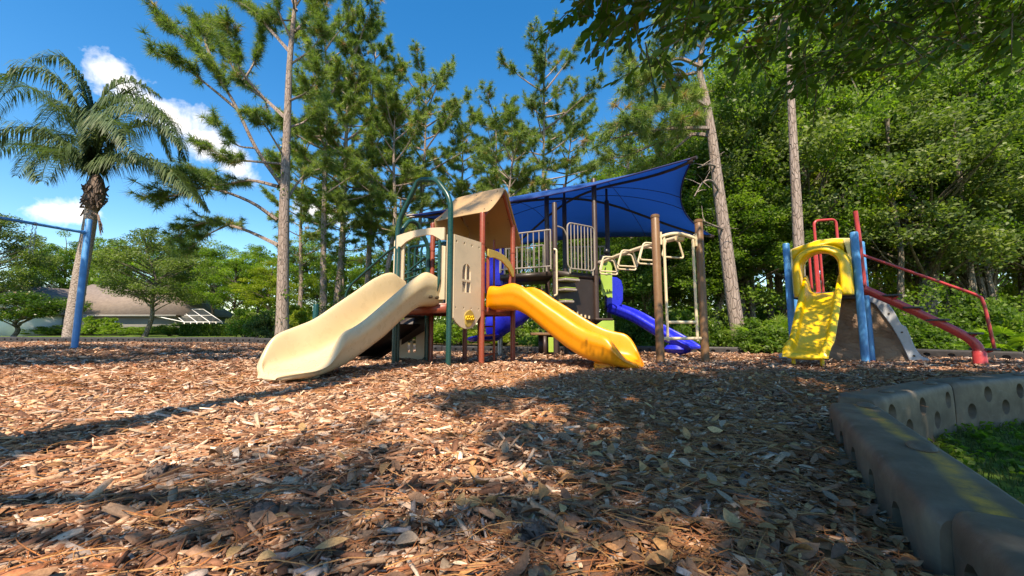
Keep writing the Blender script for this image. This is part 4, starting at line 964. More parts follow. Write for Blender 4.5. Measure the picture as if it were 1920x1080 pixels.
def clumps_leaves(cen, rad, per, L, Wd, r, flat=.65, up=.6, droop=0):
    n = len(cen); k = per
    d = rdir(n * k, r) * (r.uniform(0, 1, (n * k, 1)) ** .45); d[:, 2] *= flat
    C = np.repeat(cen, k, 0) + d * np.repeat(rad, k)[:, None]
    v, q = leaf_quads(C, L, Wd, r, up, droop)
    t = np.clip(np.repeat(r.uniform(.15, .75, n), k) + r.normal(0, .16, n * k), 0, .97); rare = r.uniform(0, 1, n * k) < .012
    t[rare] = 1.0
    return v, q, np.repeat(t, 4)
def limb_path(a, b, r, sag=.12, k=6, wob=.05):
    a, b = A(a), A(b); L = np.linalg.norm(b - a); mid = (a + b) / 2 + A(0, 0, -sag * L) + r.normal(0, wob * L, 3)
    return [(1 - t) ** 2 * a + 2 * t * (1 - t) * mid + t * t * b for t in np.linspace(0, 1, k)]
ALLT = {}
def broadleaf(seed, H=12., R=4., base=.28, ncl=95, per=170, L=.16, mat='leafA', trunk_r=.16, bark='bark', shape=1.0, cl_r=(.55, 1.1), lean=(0, 0)):
    """returns (trunk object, crown object) in local coordinates, base at 0"""
    r = np.random.default_rng(seed)
    top = A(lean[0], lean[1], H * .86)
    tp = [A(0, 0, -.2)] + [A(top[0] * t + r.normal(0, .05 * R), top[1] * t + r.normal(0, .05 * R), H * .86 * t) for t in (.2, .4, .6, .8, 1)]
    tp = smooth_path(tp, 4); mb = MB(); n = len(tp)
    mb.tube(tp, [trunk_r * (1.25 if i == 0 else 1) * (1 - .85 * i / n) + .012 for i in range(n)], 8)
    cen = []
    zc = H * (base + 1) / 2; hz = H * (1 - base) / 2
    lumps = rdir(9, r)
    while len(cen) < ncl:
        d = rdir(1, r)[0]; rr_ = r.uniform(.35, 1.0) ** .6
        f = .62 + .5 * max(0, (lumps @ d).max() - .55) / .45
        p = A(d[0] * R * rr_ * f, d[1] * R * rr_ * f, zc + d[2] * hz * rr_ * min(f * 1.1, 1.05))
        t = (p[2] / H - base) / (1 - base)
        w = 1 - max(0, (t - .55)) * .8 * shape
        p[:2] = p[:2] * w + top[:2] * np.clip(p[2] / H, 0, 1); cen.append(p)
    cen = np.array(cen); rad = r.uniform(cl_r[0], cl_r[1], ncl) * R / 4
    order = r.permutation(ncl)[:int(ncl * .55)]
    for i in order:
        p = cen[i]; zt = np.clip(p[2] - .45 * np.linalg.norm(p[:2]) - .3, H * base * .55, H * .8); a = tp[min(int(zt / (H * .86) * (n - 1)), n - 1)]
        pa = limb_path(a, p, r, -.08); L0 = np.linalg.norm(p - a)
        mb.tube(pa, [max(trunk_r * .42 * (1 - .8 * j / 5) * min(1, L0 / R + .3), .012) for j in range(6)], 5, cap=False)
    tr = mb.build('trunk', M[bark], None, True, recalc=False)
    v, q, t = clumps_leaves(cen, rad, per, L, L * .55, r)
    cr = mesh_obj('crown', v, [q], M[mat], None, t)
    return tr, cr
def tufts(cen, dirs, K, Ln, wid, r, spread=.9):
    n = len(cen); d = nrm(np.repeat(nrm(dirs), K, 0) * r.uniform(.1, 1.0, (n * K, 1)) + rdir(n * K, r) * spread)
    C = np.repeat(cen, K, 0) + np.repeat(nrm(dirs), K, 0) * r.uniform(-.14, .10, (n * K, 1)) * Ln * 1.6
    p = nrm(np.cross(d, rdir(n * K, r))) * wid * .5; L = Ln * r.uniform(.7, 1.2, (n * K, 1))
    v = np.stack([C - p, C + p, C + d * L + A(0, 0, -.10) * L], 1).reshape(-1, 3)
    t = np.clip(np.repeat(r.uniform(.1, .75, n), K) + r.normal(0, .12, n * K), 0, .9); t[np.repeat(r.uniform(0, 1, n) < .035, K)] = 1
    return v, np.arange(3 * n * K).reshape(-1, 3), np.repeat(t, 3)
def pine(seed, trunk_pts, r0, limbs=None, auto=26, H0=.42, Lmax=4.2, K=26, Ln=.26, wid=.016, needle='needle', ivy=0, dens=1.0, dead=(), bushy=1.0, tuft_from=.35):
    """trunk_pts: world/local polyline; limbs: explicit polylines"""
    r = np.random.default_rng(seed); tp = smooth_path(trunk_pts, 5); n = len(tp); tz = np.array([p[2] for p in tp])
    mb = MB(); rad = [r0 * (1.18 if i == 0 else 1.06 if i == 1 else 1) * (1 - .86 * (i / (n - 1)) ** 1.15) + .012 for i in range(n)]; mb.tube(tp, rad, 10)
    mt = mb.build('trunk', M['pinebark'], None, True, recalc=False)
    mb = MB(); cen, dr = [], []
    H = tz[-1]; limbs = [list(map(A, l)) for l in (limbs or [])]; limbs = [smooth_path(l, 4) for l in limbs]
    for i in range(auto):
        f = H0 + (1 - H0) * (i + r.uniform(0, 1)) / auto; z = tz[0] + (H - tz[0]) * min(f, .985); j = min(np.searchsorted(tz, z), n - 1); a = tp[j]
        az = 2.4 * i + r.uniform(-.5, .5); L = Lmax * math.sin(PI * (.16 + .66 * (f - H0) / (1 - H0))) ** .75 * r.uniform(.6, 1.1); el = math.radians(r.uniform(2, 26) + 38 * ((f - H0) / (1 - H0)) ** 2)
        d = A(math.cos(az) * math.cos(el), math.sin(az) * math.cos(el), math.sin(el)); b = a + d * L + A(0, 0, .12 * L)
        limbs.append(limb_path(a, b, r, .07, 7, .04))
    for lp in limbs:
        m = len(lp); L = sum(np.linalg.norm(lp[i + 1] - lp[i]) for i in range(m - 1)); rl_ = min(.022 * L ** .8 + .012, .09)
        mb.tube(lp, [max(rl_ * (1 - .85 * i / (m - 1)), .007) for i in range(m)], 5, cap=False)
        ns = int((4.5 * L + 2) * dens)
        for k in range(ns):
            t = r.uniform(tuft_from, 1) * (m - 1); i = min(int(t), m - 2); q = lp[i] + (lp[i + 1] - lp[i]) * (t - i); T = unit(lp[i + 1] - lp[i])
            sd_ = unit(np.cross(T, A(0, 0, 1)) * r.choice([-1, 1]) + T * r.uniform(.3, 1.1) + A(0, 0, r.uniform(-.2, .55)))
            sl = r.uniform(.25, .85) * min(1, .35 + L / 5) * bushy; e = q + sd_ * sl + A(0, 0, .08 * sl)
            mb.tube([q, (q + e) / 2 + r.normal(0, .04, 3), e], [.012, .009, .006], 4, cap=False)
            for s_ in (1, .7) if sl < .45 else (1, .72, .45): cen.append(q + (e - q) * s_ + r.normal(0, .04, 3)); dr.append(sd_)
            if r.uniform() < .5:
                e2 = e + unit(sd_ + r.normal(0, .5, 3)) * sl * .45; mb.tube([e, e2], [.006, .005], 4, cap=False); cen.append(e2); dr.append(e2 - e)
        cen.append(lp[-1]); dr.append(lp[-1] - lp[-2])
    for lp in dead:
        lp = smooth_path(lp, 4); mb.tube(lp, [.045 * (1 - .7 * i / (len(lp) - 1)) for i in range(len(lp))], 6)
        for _ in range(5):
            i = r.integers(len(lp) // 2, len(lp) - 1); e = lp[i] + r.normal(0, .35, 3); mb.tube([lp[i], (lp[i] + e) / 2 + r.normal(0, .05, 3), e], [.014, .01, .006], 4, cap=False)
    ml = mb.build('limbs', M['pinebark'], None, True, recalc=False)
    v, t3, tn = tufts(np.array(cen), np.array(dr), K, Ln, wid, r)
    mc = mesh_obj('crown', v, [t3], M[needle], None, tn)
    parts = [mt, ml, mc]
    if ivy:
        j = r.integers(0, int(n * .62), ivy * 14); C = np.array([tp[i] for i in j]) + rdir(len(j), r) * A(.26, .26, .3) * (1 + .5 * r.uniform(size=(len(j), 1)))
        v, q, t = clumps_leaves(C, np.full(len(C), .28), 16, .11, .09, r, 1.0, .2); parts.append(mesh_obj('ivy', v, [q], M['ivy'], None, t))
    return parts
def assemble(name, label, cat, loc, parts, group=None, scale=None, rot=0):
    t = thing(name, label, cat, loc, group)
    for p in parts: p.parent = t
    t.rotation_euler = (0, 0, rot)
    if scale is not None: t.scale = scale if hasattr(scale, '__len__') else (scale,) * 3
    return t
def clone(src, label, loc, group=None, scale=1, rot=0):
    t = src.copy(); COL.objects.link(t); t['label'] = label
    if group: t['group'] = group
    t.location = [float(q) for q in loc]; t.rotation_euler = (0, 0, rot); t.scale = scale if hasattr(scale, '__len__') else (scale,) * 3
    for ch_ in src.children:
        c = ch_.copy(); COL.objects.link(c); c.parent = t
    return t
def local(pts, o): return [A(p) - A(o) for p in pts]

# ------------------------------------------------------------------ pines standing singly
def gnd_at(px, Y): x = (px - 960) / F * Y * 1.0; x = P(px, 619, Y)[0]; return A(x, Y, float(base_z(x, Y)) - .05)
# the tall open pine left of the cream slide
Y1 = 17.0; o = gnd_at(530, Y1)
T = [o, P(531, 500, Y1), P(534, 350, Y1), P(538, 250, Y1), P(543, 120, Y1), P(552, 20, Y1), P(560, -50, Y1)]
T[0] = o
L_ = lambda *a: [P(x, y, Y1 + dy) for x, y, dy in a]
lim = [L_((526, 345, 0), (480, 278, -.3), (440, 195, -.7), (405, 140, -1), (368, 92, -1.2), (330, 60, -1.2), (298, 38, -1.2)),
       L_((445, 205, -.6), (400, 168, -.9), (348, 128, -1.5), (290, 98, -2)), L_((420, 160, -.8), (392, 100, -.2), (380, 60, .2), (372, 40, .4)),
       L_((536, 222, 0), (495, 185, .5), (455, 155, 1), (425, 105, 1.3), (402, 50, 1.5)), L_((500, 190, .4), (450, 130, -.3), (440, 80, -.6), (425, 45, -.9)),
       L_((526, 307, 0), (470, 302, -.8), (428, 298, -1.3), (378, 270, -1.9)), L_((523, 350, 0), (467, 338, 1), (408, 347, 1.6), (372, 325, 2.1)),
       L_((519, 412, 0), (467, 377, -.5), (389, 352, -1.0), (330, 366, -1.4), (290, 375, -1.6)), L_((522, 460, 0), (450, 428, .8), (380, 418, 1.2), (318, 452, 1.6)),
       L_((389, 352, -1), (350, 330, -1.3), (310, 340, -1.4)), L_((430, 420, .9), (390, 440, .6), (350, 470, .4)),
       L_((545, 120, 0), (583, 93, -.5), (604, 60, -.7)), L_((546, 101, 0), (510, 60, .5), (470, 18, .8), (440, 0, 1)), L_((549, 80, 0), (522, 20, -.5), (505, -40, -.8)),
       L_((552, 60, 0), (585, 25, .7), (600, -10, 1)), L_((541, 190, 0), (575, 172, -.6), (603, 135, -1)), L_((538, 240, 0), (575, 225, .8), (610, 180, 1.5)),
       L_((536, 300, 0), (500, 240, -1), (480, 215, -1.6)), L_((556, 20, 0), (540, -20, .3), (530, -60, .5)), L_((556, 10, 0), (580, -30, -.4), (590, -60, -.6)), L_((534, 380, 0), (570, 330, .6), (620, 310, 1.1)),
       L_((480, 278, -.3), (440, 270, -.9), (400, 225, -1.4)), L_((455, 155, 1), (480, 110, 1.2), (490, 60, 1.4))]
pp_ = pine(11, local(T, o), .245, [local(l, o) for l in lim], auto=5, H0=.8, Lmax=2.2, K=40, Ln=.36, wid=.022, ivy=1, dens=1.35, tuft_from=.36)
assemble('pine_tree', 'tall open pine with long bare limbs reaching left, beside the palm', 'pine tree', o, pp_)
# the leaning pine right of the monkey bars
Y7 = 12.6; o = gnd_at(1387, Y7)
T = [o, P(1374, 560, Y7), P(1360, 450, Y7), P(1344, 330, Y7), P(1334, 250, Y7), P(1322, 180, Y7), P(1312, 130, Y7), P(1320, 60, Y7), P(1312, 10, Y7)]
L_ = lambda *a: [P(x, y, Y7 + dy) for x, y, dy in a]
lim = [L_((1325, 200, 0), (1300, 187, -.4), (1267, 192, -.9), (1208, 218, -1.4), (1165, 235, -1.8)), L_((1333, 254, 0), (1297, 252, .6), (1238, 266, 1.2), (1180, 290, 1.7), (1135, 300, 2)),
       L_((1331, 240, 0), (1280, 240, -.8), (1215, 245, -1.2), (1140, 262, -1.6)), L_((1313, 135, 0), (1270, 140, .6), (1215, 130, 1), (1165, 125, 1.3)), L_((1314, 125, 0), (1265, 110, -.5), (1215, 150, -.9), (1175, 175, -1)),
       L_((1318, 90, 0), (1275, 70, .4), (1230, 95, .7)), L_((1318, 60, 0), (1350, 30, .6), (1370, 20, 1)), L_((1316, 40, 0), (1280, 20, -.5), (1250, 30, -.8)), L_((1322, 180, 0), (1270, 170, 1.3), (1200, 190, 1.9)), L_((1297, 252, .6), (1240, 300, .9), (1190, 330, 1.2))]
dead = [local(l, o) for l in (L_((1349, 315, 0), (1330, 308, -.3), (1308, 314, -.7)), L_((1352, 365, 0), (1335, 340, -.4), (1318, 342, -.7), (1302, 368, -1.1)), L_((1361, 432, 0), (1340, 424, -.4), (1316, 413, -.8)))]
pp_ = pine(17, local(T, o), .215, [local(l, o) for l in lim], auto=6, H0=.86, Lmax=1.6, K=40, Ln=.30, wid=.017, needle='needlelit', dead=dead, dens=2.2, tuft_from=.2)
assemble('pine_tree', 'leaning pine with broken dead limbs right of the monkey bar posts', 'pine tree', o, pp_)
# straight bare trunk behind the yellow climber
Y8 = 12.4; o = gnd_at(1500, Y8)
T = [o, P(1497, 450, Y8), P(1489, 300, Y8), P(1484, 200, Y8), P(1479, 100, Y8), P(1470, -20, Y8), P(1466, -160, Y8)]
pp_ = pine(23, local(T, o), .16, [], auto=14, H0=.72, Lmax=2.6, K=22, Ln=.25, wid=.016, needle='needlelit')
assemble('pine_tree', 'straight grey pine trunk rising behind the yellow slide climber', 'pine tree', o, pp_)
# standing pines in the middle distance: px of base, distance, top px, label ...
mid = [(607, 25, (612, 25, -2), 31, 3.6, 'needlelit', 3, 'ivy covered pine, tallest of the dense pines in the middle'),
       (624, 26, (668, 40, 0), 32, 3.8, 'needle', 3, 'pine with a twin trunk close beside the ivy covered one'),
       (686, 28, (705, 68, 0), 33, 4.0, 'needle', 2, 'pine with dense dark crown behind the green arch'),
       (722, 26, (742, 165, 0), 34, 3.4, 'needlelit', 1, 'slim pine trunk just left of the green arch'),
       (772, 30, (800, 132, 0), 35, 4.2, 'needlelit', 1, 'pine with a rounded crown above the tan roof'),
       (851, 33, (868, 215, 0), 36, 3.6, 'needlelit', 0, 'thin pale pine above the right end of the tan roof'),
       (921, 31, (930, 190, 0), 37, 3.8, 'needlelit', 0, 'pale pine left of the pointed pine over the blue canopy'),
       (1013, 29, (1020, 98, 0), 38, 5.0, 'needle', 0, 'pointed open pine rising over the middle of the blue canopy'),
       (1032, 34, (1075, 190, 0), 39, 4.2, 'needlelit', 0, 'lower pine at the right shoulder of the pointed pine'),
       (645, 36, (650, 210, 0), 40, 4.0, 'needlelit', 1, 'farther pine filling between the ivy covered pines'),
       (740, 38, (760, 235, 0), 41, 4.0, 'needle', 0, 'farther pine seen through the green arch'),
       (958, 27, (962, 250, 0), 42, 3.2, 'needlelit', 0, 'short pale pine at the left end of the blue canopy'),
       (560, 33, (575, 235, 0), 43, 3.4, 'needlelit', 1, 'smaller pine seen past the trunk of the tall open pine')]
for (px, Y, tp_, sd_, Lm, nm_, iv, lab) in mid:
    o = gnd_at(px, Y); top = P(tp_[0], tp_[1], Y) - o - A(0, 0, .45 * Lm); r = np.random.default_rng(sd_)
    T = [A(0, 0, 0)] + [top * t + A(r.normal(0, .12), r.normal(0, .12), 0) for t in (.25, .5, .75)] + [top]
    pp_ = pine(sd_, T, .19 + .02 * (iv > 1), [], auto=30, H0=.30 if iv else .38, Lmax=Lm * 1.02, K=36, Ln=.38, wid=.030, needle=nm_, ivy=iv * 5, dens=.84 + .12 * iv, tuft_from=.40)
    assemble('pine_tree', lab, 'pine tree', o, pp_)

# ------------------------------------------------------------------ queen palm
YP = 15.0; o = gnd_at(133, YP)
tp = [A(0, 0, -.1)] + local([P(150, 520, YP), P(168, 420, YP), P(176, 352, YP)], o)
palm = thing('palm_tree', 'queen palm with drooping feathery fronds at the left', 'palm tree', o)
mb = MB(); sp_ = smooth_path([A(0, 0, -.1) + o] + [p + o for p in tp[1:]], 14); n = len(sp_)
mb.tube(sp_, [(.235 - .055 * i / n) * (1 + .025 * (i % 2)) + (.05 if i == 0 else 0) for i in range(n)], 14); mb.build('trunk', M['palmbark'], palm, True)
mb = MB(); c0 = P(175, 390, YP); c1 = P(178, 330, YP); r = np.random.default_rng(3)
mb.lathe([(.17, -.1), (.26, .15), (.31, .5), (.28, .85), (.2, 1.15), (.12, 1.3)], c0, 14)
for k in range(60):
    a = r.uniform(0, 2 * PI); z = r.uniform(-.1, 1.0); q = c0 + A(math.cos(a) * .26, math.sin(a) * .26, z); e = q + A(math.cos(a) * .12, math.sin(a) * .12, r.uniform(-.3, .3))
    mb.tube([q, e], [.05, .02], 5)
for k in range(14):
    a = r.uniform(-.6, .8); q = c0 + A(.25 * math.cos(a), -.2, -.25); mb.tube([q, q + A(.25, -.05, -.1), q + A(.32 + r.uniform(0, .2), r.uniform(-.1, .1), -.45 - r.uniform(0, .5))], [.03, .02, .008], 5)
mb.build('husk', M['husk'], palm, True, recalc=False)
heart = c0 + A(0, 0, 1.15)
def frond(tip_pts, r, n=105):
    path = smooth_path(tip_pts, 8); m = len(path); d_ = np.concatenate([[0], np.cumsum([np.linalg.norm(path[i + 1] - path[i]) for i in range(m - 1)])]); V, Fq, Tn = [], [], []
    pa = np.array(path); base = 0
    rmb.tube(path, [max(.045 * (1 - .9 * i / m), .008) for i in range(m)], 5, cap=False)
    for i in range(n):
        t = .10 + .90 * (i + .5) / n; s_ = t * d_[-1]; q = A(*[np.interp(s_, d_, pa[:, k]) for k in range(3)]); q2 = A(*[np.interp(s_ + .1, d_, pa[:, k]) for k in range(3)])
        Tt = unit(q2 - q + 1e-6); S = unit(np.cross(Tt, A(0, 0, 1)))
        for sg in (-1, 1):
            for lay in (0, 1):
                Ln = 1.12 * (math.sin(PI * min(max(t * .86 + .12, 0), 1)) ** .6) * r.uniform(.75, 1.1)
                d0 = unit(S * sg * r.uniform(.6, 1.1) + Tt * r.uniform(.35, .8) + A(0, 0, r.uniform(-.1, .55) if lay else r.uniform(-.5, .1)))
                p1 = q + d0 * Ln * .45; p2 = p1 + unit(d0 * .5 + A(0, 0, -1.0)) * Ln * .55; wv_ = unit(np.cross(d0, A(.3, .2, 1))) * .020
                V += [q - wv_ * .5, q + wv_ * .5, p1 - wv_, p1 + wv_, p2]; Fq.append(base); base += 5; Tn += [np.clip(r.normal(.42, .2), 0, .95)] * 5
    return np.array(V), Fq, Tn
# frond paths as pixel curves with a distance offset at the tip
fr_px = [[(172, 290), (140, 190), (90, 135), (30, 130), (0, 175), -1.5], [(168, 300), (120, 215), (60, 165), (10, 175), (-25, 240), 1.2], [(165, 310), (110, 260), (60, 240), (0, 245), (-60, 300), -1], [(165, 320), (110, 285), (70, 275), (20, 270), (-40, 290), 1.5],
         [(170, 320), (130, 285), (100, 285), (85, 310), (78, 340), -2.0], [(178, 290), (180, 210), (210, 165), (255, 155), (300, 180), 1.0], [(182, 300), (215, 225), (265, 205), (310, 220), (345, 280), -1.2], [(184, 310), (230, 250), (280, 235), (330, 260), (350, 300), 1.6],
         [(188, 320), (215, 302), (255, 298), (310, 310), (375, 380), -1.0], [(188, 318), (225, 300), (270, 305), (340, 330), (390, 395), .8], [(178, 285), (165, 190), (140, 130), (110, 105), (60, 110), -.6], [(180, 290), (195, 215), (230, 190), (290, 200), (330, 250), .2],
         [(172, 300), (150, 230), (130, 200), (95, 215), (70, 260), 2.2], [(180, 300), (190, 240), (205, 225), (235, 245), (262, 300), -2.2], [(170, 310), (140, 260), (105, 255), (60, 290), (30, 330), 2.0], [(182, 295), (205, 200), (245, 175), (290, 215), (322, 300), 2.4]]
Vs, Qs, Ts, rmb, off = [], [], [], MB(), 0
for i, f in enumerate(fr_px):
    dy = f[-1]; pts = [P(x, y, YP + dy * k / 4) for k, (x, y) in enumerate(f[:-1])]
    v, b, t = frond([heart - A(0, 0, .35)] + pts, np.random.default_rng(50 + i)); b = np.array(b) + off; off += len(v); Vs.append(v); Qs.append(b); Ts += t
b = np.concatenate(Qs); mesh_obj('fronds', np.concatenate(Vs), [np.stack([b, b + 1, b + 3, b + 2], 1), np.stack([b + 2, b + 3, b + 4], 1)], M['palmleaf'], palm, np.array(Ts))
rmb.build('frond_stems', M['palmleaf'], palm, True, recalc=False)

# ------------------------------------------------------------------ broad-leaved trees: prototypes, then copies
protos = []
spec = [(101, 12, 3.6, .28, 100, 200, .17, 'leafA'), (102, 13, 3.2, .27, 100, 200, .16, 'leafB'), (103, 11, 3.9, .24, 105, 200, .17, 'leafC'), (104, 14, 3.3, .26, 110, 200, .16, 'leafA'), (105, 12, 3.6, .27, 100, 200, .17, 'leafB'), (106, 12.5, 3.3, .15, 100, 200, .16, 'leafY')]
for s_ in spec: protos.append([broadleaf(s_[0], s_[1], s_[2], s_[3], s_[4], s_[5], s_[6], s_[7]), s_[1], False])
roots = [None] * len(protos)
def tree(k, label, loc, H, group, rot=0, wide=1.0, name='leafy_tree', cat='tree'):
    (parts, H0, _) = protos[k]; s_ = H / H0; sc = (s_ * wide, s_ * wide, s_)
    if roots[k] is None:
        roots[k] = assemble(name, label, cat, loc, list(parts), group, sc, rot); return roots[k]
    return clone(roots[k], label, loc, group, sc, rot)
r = np.random.default_rng(77)
ytop_x = [900, 980, 1060, 1110, 1160, 1250, 1300, 1340, 1400, 1500, 1700, 1960]; ytop_y = [470, 440, 400, 350, 285, 260, 190, 110, 20, -80, -120, -160]
cnt = 0
for row, (Ya, Yb, nn) in enumerate(((15.8, 17.5, 14), (18, 21.5, 18), (22, 27, 18), (28, 35, 18))):
    for i in range(nn):
        lo = (1130, 1080, 1040, 960)[row]; px = lo + (2040 - lo) * (i + r.uniform(.15, .85)) / nn; Y = r.uniform(Ya, Yb)
        yt = np.interp(px, ytop_x, ytop_y) + r.uniform(-20, 90)
        o = gnd_at(px, Y); H = max(P(px, yt, Y)[2] - o[2], 3.0); H = min(H, 19)
        if row == 0: H *= r.uniform(.45, .8)
        k = int(r.choice([0, 1, 3, 4, 1, 4, 5, 2], p=[.2, .2, .15, .15, .1, .1, .05, .05]))
        if px < 1200: lab, g = 'leafy tree in the mixed woods behind the blue canopy and monkey bars', 'trees behind the blue canopy'
        elif px < 1440: lab, g = 'leafy tree in the shady woods between the leaning pine and the yellow climber', 'trees right of the leaning pine'
        else: lab, g = 'leafy tree in the dense woods behind the yellow slide climber', 'trees behind the yellow climber'
        tree(k, lab, o, H, g, r.uniform(0, 6.28), float(np.clip(3.4 / (H * .28) * r.uniform(.8, 1.1), .75, 1.5)))
# left background
left = [(20, 33, 400, 1, 'tall light green tree at the left edge behind the swing crossbar', None, 1.1, 2), (-60, 34, 395, 1, 'tree at the left edge behind the swing crossbar', None, 1.1, 0)]
for px, Y, yt, k, lab in ((-42, 36, 400, 2, 'tall feathery tree at the left edge above the swing crossbar'), (110, 64, 440, 4, 'dark rounded tree behind the house left of the swing post'), (200, 60, 440, 3, 'green tree behind the house just right of the palm trunk'),
                          (272, 33, 432, 2, 'pale oak standing on the lawn in front of the house'), (352, 47, 445, 2, 'pale leafy tree above the pool cage'), (395, 46, 458, 0, 'green tree right of the pool cage'), (440, 40, 478, 0, 'bushy green tree behind the dark hedge end'),
                          (480, 44, 455, 3, 'leafy tree left of the tall open pine trunk'), (562, 42, 452, 0, 'leafy tree just right of the tall open pine trunk'), (505, 34, 490, 5, 'yellow green tree beside the tall open pine trunk'), (640, 44, 470, 0, 'leafy tree behind the cream slide'), (700, 46, 462, 3, 'leafy tree seen past the stairs of the tan structure'),
                          (590, 36, 520, 5, 'low yellow green tree above the cream slide'), (760, 48, 450, 4, 'dark leafy tree behind the green arch'), (850, 50, 440, 3, 'leafy tree behind the tan window panel'), (930, 46, 430, 0, 'leafy tree behind the ochre arched header'), (290, 62, 448, 4, 'distant dark tree behind the house roof'), (60, 62, 445, 3, 'distant tree over the left end of the house roof'), (160, 66, 446, 0, 'distant tree over the middle of the house roof'), (-150, 40, 420, 3, 'tree cut off by the left edge of the picture')):
    o = gnd_at(px, Y); H = P(px, yt, Y)[2] - o[2]; tree(k, lab, o, H, None, r.uniform(0, 6), float(np.clip(1.0 * 7 / H + .55, .9, 1.75)))
# crown-of-its-own: small tree in front of the house, shade put into darker leaves
pr = broadleaf(131, 4.6, 3.4, .42, 70, 210, .17, 'oakleaf', .14, lean=(.6, 0)); o = gnd_at(24, 29); assemble('small_tree', 'small tree with shade-darkened leaves and a leaning trunk in front of the white gable', 'tree', o, list(pr), None, (1.1, 1, .66))
# shrubs: one prototype of each, then copies
def shrub_proto(seed, H, R, mat, per=120, ncl=40, L=.12):
    rr_ = np.random.default_rng(seed); d = rdir(ncl, rr_); d[:, 2] = abs(d[:, 2]); cen = d * A(R, R, H * .8) * (rr_.uniform(.3, 1, (ncl, 1)) ** .6) * .85 + A(0, 0, .15 * H); rad = rr_.uniform(.16, .34, ncl) * R
    v, q, t = clumps_leaves(cen, rad, per, L, L * .55, rr_); mb = MB()
    for c in cen[:16]: mb.tube(limb_path(A(0, 0, -.1), c, rr_, -.1, 4), [.025, .018, .012, .006], 4, cap=False)
    return [mb.build('stems', M['bark'], None, True, recalc=False), mesh_obj('foliage', v, [q], M[mat], None, t)]
sroots = []
for k, (sd_, mt_) in enumerate(((201, 'leafA'), (202, 'leafB'), (203, 'leafY'), (204, 'leafC'))): sroots.append([shrub_proto(sd_, 1.6, 1.1, mt_), None])
def shrub(k, label, loc, s_, group, rot=0):
    if sroots[k][1] is None: sroots[k][1] = assemble('shrub', label, 'shrub', loc, sroots[k][0], group, s_, rot); return
    clone(sroots[k][1], label, loc, group, s_, rot)
for i in range(26):
    px = 1010 + 1010 * (i + r.uniform(.1, .9)) / 26; Y = r.uniform(11.8, 13.4) if px < 1420 else r.uniform(10.2, 12.2); o = gnd_at(px, Y)
    lab, g = ('leafy shrub at the edge of the woods behind the border right of the blue slide', 'shrubs right of the blue slide') if px < 1460 else ('leafy shrub at the edge of the woods behind the yellow climber', 'shrubs behind the yellow climber')
    s_ = r.uniform(.35, .85); shrub(int(r.choice([0, 1, 1, 1, 1])), lab, o, (s_ * 1.1, s_ * 1.1, s_ * r.uniform(.8, 1.5)), g, r.uniform(0, 6))
for i in range(22):
    px = 442 + 545 * (i + r.uniform(.1, .9)) / 22; Y = r.uniform(20, 24) if px < 640 else r.uniform(19, 26); o = gnd_at(px, Y)
    lab, g = ('bright green shrub at the foot of the pines left of the cream slide', 'shrubs left of the cream slide') if px < 640 else ('green shrub at the foot of the pines behind the tan structure', 'shrubs behind the tan structure')
    s_ = r.uniform(.7, 1.3); shrub(int(r.choice([0, 2, 2, 0, 3, 1])), lab, o, (s_ * 1.25, s_ * 1.1, s_ * (1.15 if px < 640 else .8)), g, r.uniform(0, 6))
for px, Y, s_, lab in ((185, 39.5, (1.6, 1.2, 1.5), 'bright green bush against the house wall right of the swing post'), (230, 39, (2.2, 1, .7), 'low hedge bush along the house wall'), (268, 38.5, (1.8, 1, .6), 'low dark bush by the oak trunk at the house'), (96, 39.5, (2.0, 1, .7), 'dark low bush below the left house window'), (318, 37, (1.6, 1, .8), 'dark bush left of the trimmed hedge'), (160, 39.6, (1.4, 1, .5), 'small bush at the foot of the house wall')):
    shrub(1 if 'dark' in lab else 0, lab, gnd_at(px, Y), s_, None, 1.0)
# trimmed dark hedge
ha, hb2 = P(337, 600, 36), P(431, 600, 36); zt_ = P(380, 609, 36)[2]; zb_ = float(base_z(-28, 36)) - .1
rr_ = np.random.default_rng(9); n = 9000; C = np.stack([rr_.uniform(ha[0], hb2[0], n), 36 + rr_.uniform(0, 1.3, n), rr_.uniform(zb_, zt_, n)], 1)
edge_ = rr_.uniform(size=n); C[edge_ < .45, 1] = 36 + rr_.uniform(0, .12, (edge_ < .45).sum()); C[edge_ > .8, 2] = zt_ + rr_.normal(0, .03, (edge_ > .8).sum())
v, q = leaf_quads(C, .16, .10, rr_, .3); hd_ = mesh_obj('hedge', v, [q], M['leafB'], None, np.repeat(np.clip(rr_.normal(.3, .2, n), 0, 1), 4)); tag(hd_, 'clipped dark rectangular hedge in front of the pool cage', 'hedge')
# fan palmettos and a fern at the edge of the woods
def palmetto(seed, nf=12, R=.9):
    rr_ = np.random.default_rng(seed); mb = MB(); V, Q, Tn, b = [], [], [], 0
    for i in range(nf):
        az = rr_.uniform(0, 2 * PI); el = rr_.uniform(.35, 1.2); L = R * rr_.uniform(.6, 1); d = A(math.cos(az) * math.cos(el), math.sin(az) * math.cos(el), math.sin(el)); h = d * L; mb.tube([A(0, 0, -.05), h * .5 + A(0, 0, .08), h], [.012, .01, .008], 4)
        S = unit(np.cross(d, A(0, 0, 1))); N = np.cross(S, d)
        for k in range(18):
            a = (k - 8.5) / 8.5 * 1.9; dd = unit(d * math.cos(a) + S * math.sin(a) - N * .15); l_ = .42 * R * rr_.uniform(.85, 1.1); w_ = unit(np.cross(dd, N)) * .018; V += [h, h + dd * l_ * .5 + w_, h + dd * l_ - A(0, 0, .05), h + dd * l_ * .5 - w_]; Q.append([b, b + 1, b + 2, b + 3]); b += 4; Tn += [rr_.uniform(.2, .9)] * 4
    return [mb.build('stems', M['leafC'], None, True, recalc=False), mesh_obj('fans', np.array(V), [np.array(Q)], M['leafA'], None, np.array(Tn))]
